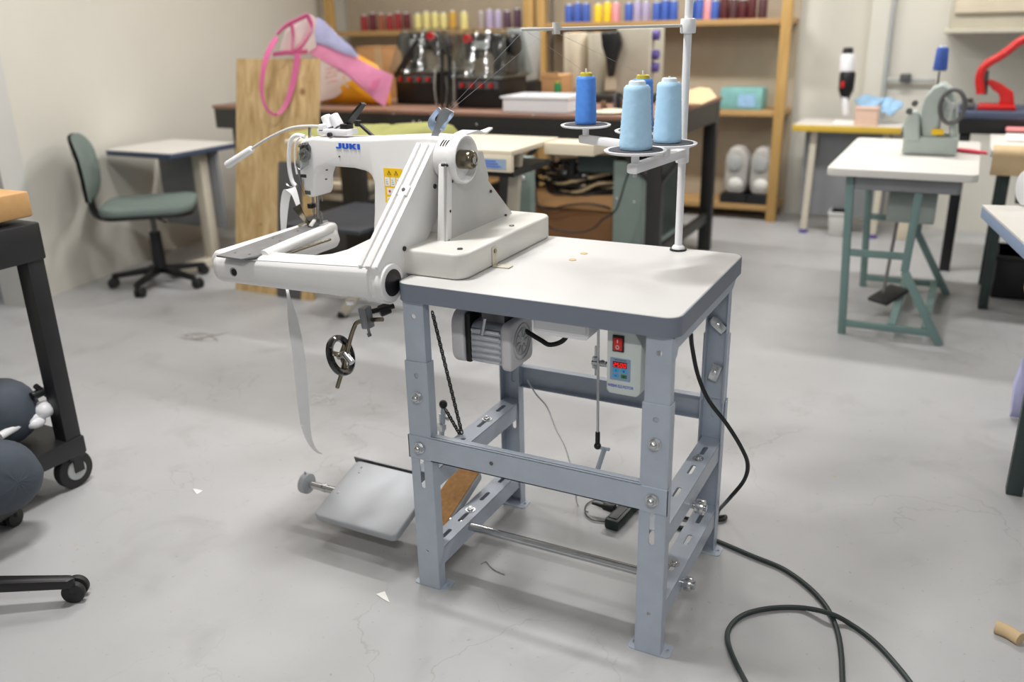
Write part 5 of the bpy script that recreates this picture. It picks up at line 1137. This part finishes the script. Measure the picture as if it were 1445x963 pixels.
# dark folding panel and grey trays seen through the machine's throat
q = MB(); a, b = AY(468, 330, 1.72), AY(530, 286, 1.72); q.bx(a.x-.05, b.x+.10, 1.45, 1.98, AY(500, 322, 1.5).z-.018, AY(500, 322, 1.5).z, .004); tag(q.build('dark_shelf', 'dark_slate'), 'dark slate shelf seen through the throat of the white machine', 'shelf')
q = MB(); a, b = AY(484, 290, 2.05), AY(512, 245, 2.05); q.bx(a.x, b.x, 2.05, 2.09, 0, AY(500, 232, 2.05).z, .003); tag(q.build('dark_post', 'bench_black'), 'dark steel post seen through the throat of the white machine', 'post')
for k, (z_, mm, lb) in enumerate(((258, 'cream', 'upper cream tray stacked behind the sewing head'), (274, 'cabinet_beige', 'lower beige tray stacked behind the sewing head'))):
    a, b = AY(455, z_, 2.12), AY(490, z_-10, 2.12); q = MB(); q.bx(a.x-.05, b.x+.1, 2.12, 2.28, a.z-.03, a.z, .004); tag(q.build('storage_tray', mm), lb, 'tray')
q = MB(); a, b = AY(450, 330, 2.16), AY(545, 296, 2.16); q.bx(a.x-.02, b.x, 2.16, 2.28, 0, AY(500, 285, 2.16).z, .004); tag(q.build('grey_case', 'steel_plate_grey'), 'grey metal case on the floor behind the dark slate shelf', 'case')
# olive cloth on the stand
q = MB(); o = []
for i, (px, py) in enumerate(((408, 200), (412, 190), (440, 186), (470, 181), (505, 180), (540, 184), (580, 183), (610, 180), (636, 178), (645, 186), (640, 198), (600, 203), (540, 204), (460, 204))):
    p = AY(px, py, YT+.16); o.append(Vector((p.x, YT+.16+.02*math.sin(i*1.7), max(p.z, ZT2+.004))))
q.puff(o, (0, 1, .3), .07, 5); ol = tag(q.build('olive_bag', 'olive'), 'olive green cloth bag lying on the cream table behind the machine arm', 'bag')
# ================================================================== WOODEN SHELF UNITS WITH THREAD CONES
SY = 4.22
def shelf_unit(label, px0, px1, wpp, board_py, lower):
    X0_, X1_ = AY(px0, 60, SY).x, AY(px1, 60, SY).x
    t = thing('shelf_unit', label, 'shelf', ((X0_+X1_)/2, SY+.15, 0)); wp = wpp
    for x in (X0_, X1_-wp):
        q = MB(); q.bx(x, x+wp, SY, SY+.045, 0, 2.3, .003); q.build('upright', 'pine_post', t)
    zs = [AY((px0+px1)/2, board_py, SY).z]+lower
    for z in zs: q = MB(); q.bx(X0_+.01, X1_-.01, SY+.012, SY+.29, z-.036, z, .003); q.build('shelf_board', 'pine_board', t)
    q = MB(); q.bx(X0_, X1_, SY+.29, SY+.30, .0, 2.3); q.build('back_panel', 'shelf_back', t)
    return X0_, X1_, zs
sA = shelf_unit('left pine shelf unit with red cream and gold thread cones', 461, 752, .070, 42, [.12, .62, 1.75])
sB = shelf_unit('right pine shelf unit with blue yellow and wine thread cones', 757, 1114, .060, 29, [.10, AY(1045, 156, SY).z, 1.75])
def row(z, lst, side):
    for i, (px, key) in enumerate(lst):
        x = AY(px, 30, SY+.07).x
        t = thing('thread_cone', '%s thread cone on the %s shelf unit, %s' % (NM[key], side, POS(i, lst)), 'thread cone', (x, SY+.07, z), 'thread cones on the %s shelf' % side)
        q = MB(); h = .108+.012*((i*5) % 3)/2; r = .0285; c = Vector((x, SY+.07, z)); q.lathe([(0, .001), (r*.95, .001), (r, .008), (r*.93, h*.94), (r*.75, h), (0, h)], c, n=24); q.build('thread_winding', 'thread_'+key, t)
        q = MB(); q.lathe([(0, h), (r*.5, h), (r*.45, h+.008), (0, h+.008)], c, n=16); q.build('cone_tube', 'cone_whitecap', t)
NM = dict(red='bright red', darkred='dark red', rust='rust brown', cream='cream yellow', gold='golden', grey='warm grey', plum='plum', blue='royal blue', yellow='vivid yellow', rose='rose pink', lilac='lilac', wine='wine red', brown='maroon')
ORD = ['first', 'second', 'third', 'fourth', 'fifth', 'sixth', 'seventh', 'eighth', 'ninth', 'tenth', 'eleventh', 'twelfth', 'thirteenth', 'fourteenth', 'fifteenth', 'sixteenth', 'seventeenth', 'eighteenth', 'nineteenth', 'twentieth', 'twenty-first', 'twenty-second', 'twenty-third', 'twenty-fourth']
def POS(i, lst): return ORD[i]+' from its left end'
row(sA[2][0], list(zip([514, 526, 538, 550, 562, 574, 590, 602, 614, 626, 639, 655, 679, 691, 703, 716, 730], ['red', 'darkred', 'rust', 'red', 'red', 'darkred', 'cream', 'cream', 'cream', 'cream', 'gold', 'cream', 'grey', 'lilac', 'lilac', 'plum', 'plum'])), 'left')
row(sB[2][0], list(zip([803, 815, 827, 844, 857, 869, 887, 899, 911, 926, 938, 950, 974, 986, 998, 1008, 1021, 1034, 1047, 1060, 1075], ['blue', 'blue', 'blue', 'yellow', 'yellow', 'rose', 'blue', 'lilac', 'lilac', 'blue', 'blue', 'blue', 'blue', 'blue', 'rose', 'blue', 'wine', 'brown', 'wine', 'wine', 'brown'])), 'right')
# side ledge carton with aqua packs, two pale machine heads on the lowest board
ys = SY+.02
a, b = AY(1012, 154, ys), AY(1076, 125, ys); zl = AY(1045, 156, ys).z
q = MB(); q.bx(a.x+.01, b.x, ys+.01, ys+.17, zl+.001, b.z, .012); pk = thing('packet', 'aqua and white packet lying on the middle board of the right shelf unit', 'packet', ((a.x+b.x)/2, ys+.09, zl)); q.build('packet_body', 'aqua', pk); a2, b2 = AY(1040, 152, ys), AY(1066, 134, ys); MB().bx(a2.x, b2.x, ys+.006, ys+.011, a2.z+.005, b2.z).build('packet_label', 'light_blue', pk)
for i, px in enumerate((1036, 1072)):
    x = AY(px, 270, SY+.03).x; z = sB[2][1]; t = thing('stored_machine', 'pale sewing machine on the lowest right shelf, '+('left one' if i == 0 else 'right one by the post'), 'machine head', (x, SY+.1, z), 'machines on the lowest shelf')
    q = MB(); q.prism([(x-.055, z+.06), (x+.055, z+.06), (x+.075, z+.14), (x+.07, z+.30), (x+.03, z+.36), (x-.04, z+.36), (x-.07, z+.30), (x-.075, z+.14)], 'y', SY+.03, SY+.2, .025, 4); q.build('head_body', 'paper_grey', t)
    q = MB(); q.cyl((x-.01, SY+.015, z+.26), (x-.01, SY+.035, z+.26), .045, n=28, bev=.003); q.build('side_wheel', 'grey_plastic', t)
    q = MB(); q.sph((x+.005, SY+.045, z+.13), .055, (1, .5, .8)); q.build('round_cover', 'paper', t)
    q = MB(); q.bx(x-.09, x+.09, SY+.02, SY+.21, z+.001, z+.06, .004); q.build('head_foot', 'black_metal', t)
# ================================================================== RIGHT HAND SIDE
# yellow edged table by the wall
yt = 3.98; a, b = AY(1119, 176, yt), AY(1272, 178, yt); zt_ = a.z
ytb = thing('yellow_edged_table', 'white table with a yellow front edge by the back wall', 'table', ((a.x+b.x)/2, yt+.2, 0))
q = MB(); q.bx(a.x, b.x, yt+.002, yt+.40, zt_-.034, zt_, .003); q.build('table_top', 'desk_white', ytb); q = MB(); q.bx(a.x-.002, b.x+.002, yt-.006, yt+.003, zt_-.036, zt_+.001, .002); q.build('edge_strip', 'yellow_edge', ytb)
for px0, px1 in ((1150, 1136), (1252, 1250)):
    p, r = AY(px0, 185, yt+.05), AZ(px1, 330, 0); q = MB(); q.bar((p.x, yt+.05, zt_-.035), (p.x-.01, yt+.03, .02), .035, .035, (0, 1, 0)); lg = q.build('leg', 'beige_metal', ytb); MB().cyl((p.x-.01, yt+.03, 0), (p.x-.01, yt+.03, .022), .026, n=14).build('leg_tip', 'purple', lg)
q = MB(); q.bx(a.x+.06, b.x-.05, yt+.10, yt+.12, .10, zt_-.05); q.build('back_panel', 'panel_grey', ytb)
dr = thing('cloth_cutter', 'upright black and white cloth cutting machine on the yellow edged table', 'cutter', AY(1193, 165, yt+.1))
def C(px, py): return AY(px, py, yt+.12)
q = MB(); p = C(1193, 166); q.bx(p.x-.06, p.x+.06, yt+.06, yt+.20, zt_+.001, zt_+.016, .004); q.build('foot_plate', 'paper', dr)
q = MB(); q.bar(C(1194, 162)+Vector((0, 0, 0)), C(1192, 130), .03, .05, (0, 1, 0), .004); q.build('column', 'white_plastic', dr)
q = MB(); r = C(1193, 135); q.lathe([(0, 0), (.018, 0), (.042, .06), (.044, .15), (.036, .165), (0, .165)], (r.x, r.y, r.z-.03), n=24); q.build('motor_body', 'black_plastic', dr)
q = MB(); r2 = C(1194, 98); q.lathe([(0, 0), (.040, 0), (.042, .08), (.034, .095), (0, .095)], (r2.x, r2.y, r.z-.03+.166), n=24); q.build('motor_cap', 'white_plastic', dr)
q = MB(); q.lathe([(0, 0), (.030, 0), (.026, .03), (0, .034)], (r2.x, r2.y, r.z-.03+.262), n=20); q.build('top_knob', 'black_metal', dr)
q = MB(); r3 = C(1188, 118); q.bx(r3.x-.0, r3.x+.02, yt+.066, yt+.082, r3.z-.02, r3.z+.015, .003); q.build('red_mark', 'red_knob', dr)
for i, (px, py, w_, h_, mm, lb, nm) in enumerate(((1226, 144, .075, .035, 'light_blue', 'crumpled pale blue cloth behind the peach box', 'crumpled_cloth'), (1256, 150, .06, .045, 'light_blue', 'crumpled bright blue cloth at the right end of the yellow edged table', 'crumpled_cloth'))):
    p = AY(px, py, yt+.2); q = MB(); o = [Vector((p.x+w_*math.cos(t)*(1+.2*math.sin(3*t+i)), yt+.2+.05*math.sin(t), max(p.z+h_*math.sin(t)*(1+.25*math.sin(4*t)), zt_+.002))) for t in [2*PI*k/18 for k in range(18)]]; q.puff(o, (0, 1, .2), .05, 4); tag(q.build(nm, mm), lb, 'cloth')
a, b = AY(1206, 166, yt+.05), AY(1240, 153, yt+.05); q = MB(); q.bx(a.x, b.x, yt+.04, yt+.13, zt_+.001, b.z, .004); q.bx(a.x-.003, b.x+.003, yt+.037, yt+.133, b.z-.012, b.z+.003, .003); tag(q.build('small_box', 'peach'), 'small peach box on the yellow edged table beside the cutter', 'box')
# wall pipes
q = MB(); a, b = AY(1262, 0, 4.36), AY(1248, 165, 4.36); q.cyl((a.x, 4.37, .3), (a.x, 4.37, 2.6), .014, n=14); pp = thing('wall_pipe', 'thin grey vertical pipe with side branch on the back wall', 'pipe', (a.x, 4.37, .3)); q.build('riser', 'grey_plastic', pp)
q = MB(); z_ = AY(1280, 113, 4.36).z; q.cyl((a.x, 4.37, z_), (AY(1320, 113, 4.36).x, 4.37, z_), .010, n=12); q.build('branch', 'grey_plastic', pp); p = AY(1278, 107, 4.36); MB().bx(p.x-.03, p.x+.03, 4.34, 4.39, z_-.01, z_+.035, .004).build('junction', 'steel_plate_grey', pp)
# white bins under the yellow table
for i, (px0, px1, py0, py1, lb) in enumerate(((1166, 1192, 333, 300, 'white bin on the floor under the yellow edged table'), (1262, 1284, 338, 296, 'cream bin on the floor right of the green table legs'))):
    a, b = AZ(px0, py0, 0), AZ(px1, py0, 0); z_ = AY((px0+px1)/2, py1, a.y).z; q = MB(); q.prism([(a.x+.01, 0), (b.x-.01, 0), (b.x, z_), (a.x, z_)], 'y', a.y, a.y+.16, .006); q.bx(a.x-.004, b.x+.004, a.y-.004, a.y+.164, z_-.02, z_, .004); tag(q.build('waste_bin', 'trim_white' if i == 0 else 'cream'), lb, 'bin')
# green framed sewing table
gt0 = AZ(1164, 239, .68); gt1 = AZ(1382, 245, .68); gy0 = (gt0.y+gt1.y)/2; gy1 = gy0+.98; gx0, gx1 = gt0.x, gt1.x; gz = .68
gt = thing('green_frame_table', 'white topped sewing table on a green A frame at the right', 'table', ((gx0+gx1)/2, gy0+.45, 0))
q = MB(); q.prism(rrect(gx0, gx1, gy0, gy1, .03, 5), 'z', gz-.030, gz, .004); q.build('table_top', 'desk_white', gt)
q = MB(); q.prism(rrect(gx0+.10, gx1-.05, gy0+.04, gy1-.08, .02, 4), 'z', gz-.085, gz-.031, .004); q.build('under_tray', 'panel_grey', gt)
def bars(y, nm):
    f0 = AZ(1182, 482, 0); f1 = AZ(1324, 497, 0)
    A = Vector((gx0+.085, y, gz-.03)); B = Vector((f0.x, y-.02, 0)); Cc = Vector((gx0+.34, y, gz-.03)); Dd = Vector((f1.x, y-.02, 0)); K = Vector((gx0+.325, y, .28))
    for a, b in ((A, B), (Cc, K), (K, Dd)): q = MB(); q.bar(a, b, .030, .026, (0, 1, 0), .003); q.build('frame_leg', 'frame_green', gt)
    for z in (.34, .045):
        l = A.lerp(B, 1-z/(gz-.03)); r = Cc.lerp(K, min(1, (gz-.03-z)/(gz-.03-.28))) if z > .28 else K.lerp(Dd, 1-z/.28)
        q = MB(); q.bar(l, r, .026, .022, (0, 1, 0), .003); q.build('cross_bar', 'frame_green', gt)
    return B, Dd
B1, D1 = bars(gy0+.06, 'front'); B2, D2 = bars(gy0+.80, 'rear')
q = MB(); q.bar(B1.lerp(D1, .5)+Vector((0, 0, .05)), B2.lerp(D2, .5)+Vector((0, 0, .05)), .03, .03); q.bar(D1+Vector((-.06, 0, .05)), D2+Vector((-.06, 0, .05)), .03, .03); q.build('long_bar', 'frame_green', gt)
q = MB(); q.bar((gx0+.22, gy0+.34, .06), (gx0+.30, gy0+.46, .10), .10, .016, (0, 0, 1), .004); q.build('treadle', 'black_metal', gt); q = MB(); q.cyl((gx0+.24, gy0+.36, .10), (gx0+.27, gy0+.40, .64), .007, n=8); q.build('treadle_rod', 'steel', gt)
q = MB(); q.cyl((gx0+.22, gy0+.30, .50), (gx0+.40, gy0+.30, .50), .075, n=24, bev=.006); q.bx(gx0+.27, gx0+.36, gy0+.27, gy0+.33, .56, gz-.08); q.build('clutch_motor', 'machine_green', gt)
# grey green overlock machine with a thread cone
yo = gy0+.45
om2 = thing('overlock_machine', 'pale grey green sewing machine with curved arm on the green framed table', 'sewing machine', (AY(1315, 200, yo).x, yo, gz))
def O(px, py): return (AY(px, py, yo).x, AY(px, py, yo).z)
q = MB(); b0 = [O(*p) for p in ((1272, 214), (1350, 214), (1352, 195), (1276, 193))]; q.bx(b0[0][0], b0[1][0], yo, yo+.20, gz+.001, b0[2][1], .012); q.build('machine_base', 'machine_green', om2)
q = MB(); q.prism([O(*p) for p in ((1300, 200), (1298, 165), (1303, 140), (1316, 124), (1330, 118), (1343, 126), (1350, 150), (1351, 200), (1340, 200), (1338, 172), (1328, 160), (1322, 200))], 'y', yo+.02, yo+.17, .012, 3); q.build('machine_arm', 'machine_green', om2)
q = MB(); q.prism([O(*p) for p in ((1276, 198), (1275, 172), (1284, 160), (1294, 158), (1298, 172), (1298, 200))], 'y', yo-.01, yo+.12, .010, 3); q.build('machine_head', 'machine_green', om2)
q = MB(); wx = Vector((O(1344, 150)[0], yo-.012, O(1344, 150)[1])); q.tube([wx+Vector((.045*math.cos(t), -.012*math.cos(t), .066*math.sin(t))) for t in [2*PI*i/24 for i in range(24)]], .009, 10, 0, True); hw2 = q.build('hand_wheel', 'steel_plate_grey', om2)
for t in (.4, 2.5, 4.6): q = MB(); q.bar(wx, wx+Vector((.04*math.cos(t), -.01*math.cos(t), .06*math.sin(t))), .010, .008, (0, 1, 0)); q.build('wheel_spoke', 'grey_plastic', hw2)
q = MB(); q.cyl(wx+Vector((0, -.008, 0)), wx+Vector((0, .04, 0)), .012, n=14); q.build('wheel_axle', 'grey_plastic', hw2)
q = MB(); p = O(1322, 187); q.bx(p[0]-.02, p[0]+.025, yo+.012, yo+.02, p[1]-.012, p[1]+.012, .002); q.build('yellow_label', 'sticker_yellow', om2)
for px, py in ((1283, 157), (1291, 146)): p = O(px, py); q = MB(); q.cyl((p[0], yo+.02, p[1]), (p[0], yo-.012, p[1]), .012, n=16); q.build('tension_dial', 'steel_plate_grey', om2)
q = MB(); q.cyl((O(1322, 120)[0], yo+.09, O(1330, 122)[1]), (O(1324, 100)[0], yo+.09, O(1325, 66)[1]), .004, n=8); q.build('spool_pin', 'steel', om2)
zc_ = O(1325, 100)[1]; q = MB(); q.lathe([(0, 0), (.030, 0), (.032, .004), (0, .006)], (O(1323, 100)[0], yo+.09, zc_-.006)); q.build('spool_disc', 'grey_plastic', om2)
spool('royal blue thread cone on top of the grey green sewing machine', Vector((O(1325, 100)[0], yo+.09, zc_)), .027, O(1325, 68)[1]-zc_, 'thread_blue', 'cone_whitecap')
q = MB(); q.strip([AZ(1304, 208, gz+.006), AZ(1325, 208, gz+.008), AZ(1350, 211, gz+.006), AZ(1375, 214, gz+.008), AZ(1392, 216, gz+.004)], .05, (0, 1, 0), .008); tag(q.build('ribbon_strip', 'red_ribbon'), 'rosy red ribbon strip lying along the green framed table', 'ribbon')
# navy bench and red press
yn_ = gy0+1.16
a, b = AY(1346, 172, yn_), AY(1432, 172, yn_); zt_ = AY(1390, 158, yn_).z; z0_ = AY(1390, 184, yn_).z
nb_ = thing('press_bench', 'low navy blue bench carrying the red hand press', 'bench', ((a.x+b.x)/2, yn_+.15, 0)); q = MB(); q.bx(a.x, b.x+.35, yn_, yn_+.42, z0_+.05, zt_, .005); q.build('bench_top', 'navy_edge', nb_); q = MB(); q.bx(a.x+.01, b.x+.34, yn_+.02, yn_+.40, z0_-.02, z0_+.05); q.build('bench_apron', 'black_metal', nb_)
for x in (a.x+.03, b.x+.28): q = MB(); q.bx(x, x+.05, yn_+.05, yn_+.10, 0, z0_-.02, .003); q.build('leg', 'black_metal', nb_)
yp = yn_+.12
def PR(px, py): return (AY(px, py, yp).x, AY(px, py, yp).z)
rp = thing('hand_press', 'bright red hand lever press on the navy bench', 'press', (AY(1405, 156, yp).x, yp, zt_))
q = MB(); q.prism([(AY(1378, 156, yp).x, zt_+.001), (AY(1434, 156, yp).x, zt_+.001), (AY(1432, 150, yp).x, zt_+.025), (AY(1380, 150, yp).x, zt_+.025)], 'y', yp-.05, yp+.10, .005); q.build('press_base', 'press_red', rp)
q = MB(); q.prism([PR(*p) for p in ((1408, 152), (1432, 152), (1430, 130), (1412, 118), (1398, 112), (1392, 116), (1400, 126), (1409, 132), (1411, 140))], 'y', yp-.01, yp+.06, .006); q.build('press_frame', 'press_red', rp)
q = MB(); q.tube([Vector((PR(*p)[0], yp-.02, PR(*p)[1])) for p in ((1384, 132), (1382, 112), (1386, 98), (1396, 88), (1410, 80), (1424, 70), (1440, 58), (1470, 44))], .019, 10); q.build('press_lever', 'press_red', rp)
q = MB(); q.cyl((PR(1390, 112)[0], yp+.03, PR(1390, 100)[1]), (PR(1389, 134)[0], yp+.03, PR(1389, 134)[1]), .012, n=12); q.build('press_ram', 'dark_steel', rp)
a, b = AY(1354, 158, yn_+.1), AY(1376, 146, yn_+.1); q = MB(); q.bx(a.x, b.x, yn_+.08, yn_+.2, zt_+.001, b.z, .006); q.cyl(((a.x+b.x)/2, yn_+.14, b.z), ((a.x+b.x)/2, yn_+.14, b.z+.02), .02, n=16); tag(q.build('metal_block', 'steel_plate_grey'), 'dark grey metal block on the navy bench left of the red press', 'block')
# paper covered table beyond, tan cutting cloth, near white table
yq = gy0+.18; z_ = .70
a, b = AZ(1398, 208, z_), AZ(1400, 166, z_); x0_ = 1.12
pt = thing('cutting_table', 'table covered by white papers and tan cloth at the right edge', 'table', (x0_+.4, gy0+.6, 0))
yA = AZ(1410, 212, z_).y; yB = min(AZ(1410, 168, z_).y, gy0+1.12); xA = AZ(1398, 205, z_).x
q = MB(); q.bx(xA, xA+.9, yA, yB, z_-.03, z_, .005); q.build('table_top', 'desk_white', pt); 
for x, y in ((xA+.05, yA+.05), (xA+.8, yA+.05), (xA+.05, yB-.1), (xA+.8, yB-.1)): q = MB(); q.bx(x, x+.04, y, y+.04, 0, z_-.03, .003); q.build('leg', 'dark_green', pt)
q = MB(); y_ = yA-.012; a = AY(1396, 212, y_); q.strip([Vector((xA+.51, yA+.10, z_+.006)), Vector((xA+.51, yA-.004, z_+.004)), Vector((xA+.51, yA-.02, z_-.05)), Vector((xA+.51, yA-.018, z_-.10))], 1.0, (1, 0, 0), .004); tag(q.build('tan_cloth', 'tan_cloth'), 'tan cloth hanging over the front of the paper covered table', 'cloth')
q = MB(); q.bx(xA+.06, xA+.6, yA+.28, yB-.06, z_+.001, z_+.012, .003); pk = tag(q.build('paper_stack', 'paper'), 'stack of white papers on the table at the right edge', 'papers')
p = AZ(1436, 181, z_+.02); q = MB(); q.bx(p.x-.05, p.x+.16, p.y-.10, p.y+.06, z_+.0125, z_+.03, .006); tag(q.build('pink_cloth', 'rose_cloth'), 'pink folded cloth on the white papers at the right edge', 'cloth')
zq = .675; c1 = AZ(1386, 289, zq); c2 = AZ(1447, 344, zq)
wt = thing('sewing_table', 'near white topped table with pale blue edge cut off by the right photo edge', 'table', (c1.x+.4, c1.y-.3, 0))
d1 = (c2-c1); d1.z = 0; u_ = d1.normalized(); v_ = Vector((-u_.y, u_.x, 0))
if v_.x < 0: v_ = -v_
pl = [c1, c1+u_*.95, c1+u_*.95+v_*.7, c1+v_*.7]
q = MB(); q.prism([(p.x, p.y) for p in pl], 'z', zq-.006, zq); q.build('table_top', 'desk_white', wt); q = MB(); q.prism([(p.x, p.y) for p in pl], 'z', zq-.040, zq-.006, .003); q.build('edge_band', 'panel_blue', wt)
for f, g in ((.60, .06), (.90, .06), (.60, .60), (.90, .60)):
    p = c1+u_*f+v_*g; q = MB(); q.bx(p.x-.02, p.x+.02, p.y-.02, p.y+.02, .0, zq-.04, .003); q.build('leg', 'dark_green', wt)
q = MB(); p = c1+u_*.42+v_*.10; q.bx(p.x-.05, p.x+.35, p.y-.04, p.y+.10, .50, zq-.04, .004); q.build('drawer', 'wood_block', wt)
q = MB(); p = AZ(1441, 291, zq); q.cyl((p.x, p.y, zq+.056), (p.x+.04, p.y+.02, zq+.056), .055, n=24, bev=.006); tag(q.build('white_roll', 'white_plastic'), 'white roll standing on the near right table', 'roll')
# second green frame far right under the near table: pale blue bag hanging
p = AZ(1432, 600, .02); q = MB(); q.puff([Vector((v_.x, v_.y, max(v_.z, .004))) for v_ in (AY(*k, p.y+.1) for k in ((1424, 590), (1430, 540), (1443, 505), (1462, 500), (1470, 600), (1440, 612)))], (.3, 1, 0), .03, 3); tag(q.build('blue_bag', 'lilac'), 'pale blue bag standing on the floor below the near right table', 'bag')
# wall cabinet upper right and white cloth below it
yw = 4.05; a, b = AY(1338, 44, yw), AY(1470, -60, yw); q = MB(); q.bx(a.x, a.x+1.2, yw, 4.40, a.z+.01, a.z+.62, .01); wc_ = thing('wall_cabinet', 'beige wall cabinet above the red hand press', 'cabinet', (a.x+.6, 4.2, a.z)); q.build('cabinet_body', 'cabinet_beige', wc_)
z_ = AY(1390, 18, yw).z; q = MB(); q.bx(a.x+.02, a.x+1.18, yw-.02, yw+.002, z_, z_+.40, .006); q.build('cabinet_door', 'cream', wc_)
q = MB(); q.bx(a.x-.02, a.x+1.22, yw-.03, 4.40, a.z-.012, a.z+.012, .004); q.build('cabinet_bottom', 'cabinet_beige', wc_)

# dark motors and treadles in the shade under the right hand tables
for px, py, z, mm, lb in ((1395, 300, .46, 'machine_green', 'grey green clutch motor hung under the paper covered table'),):
    x = xA+.30; y = yA+.30; t = thing('clutch_motor', lb, 'motor', (x, y, .4)); q = MB(); q.cyl((x-.14, y, .50), (x+.12, y, .50), .095, n=28, bev=.01); q.build('motor_body', mm, t); q = MB(); q.bx(x-.08, x+.06, y-.05, y+.05, .58, z_-.028 if False else .669, .004); q.build('motor_mount', 'black_metal', t); q = MB(); q.cyl((x-.165, y, .50), (x-.142, y, .50), .07, n=24, bev=.004); q.build('pulley', 'dark_steel', t)
q = MB(); q.prism(rrect(xA+.12, xA+.45, yA+.12, yA+.40, .03, 4), 'z', .05, .075, .006); tag(q.build('treadle_plate', 'black_metal'), 'black treadle plate low under the paper covered table', 'treadle') if False else None
q = MB(); q.bx(xA+.10, xA+.42, yA+.25, yA+.52, .001, .20, .008); q.bx(xA+.09, xA+.43, yA+.24, yA+.53, .18, .20, .004); tag(q.build('black_crate', 'black_plastic'), 'black crate on the floor under the paper covered table', 'crate')
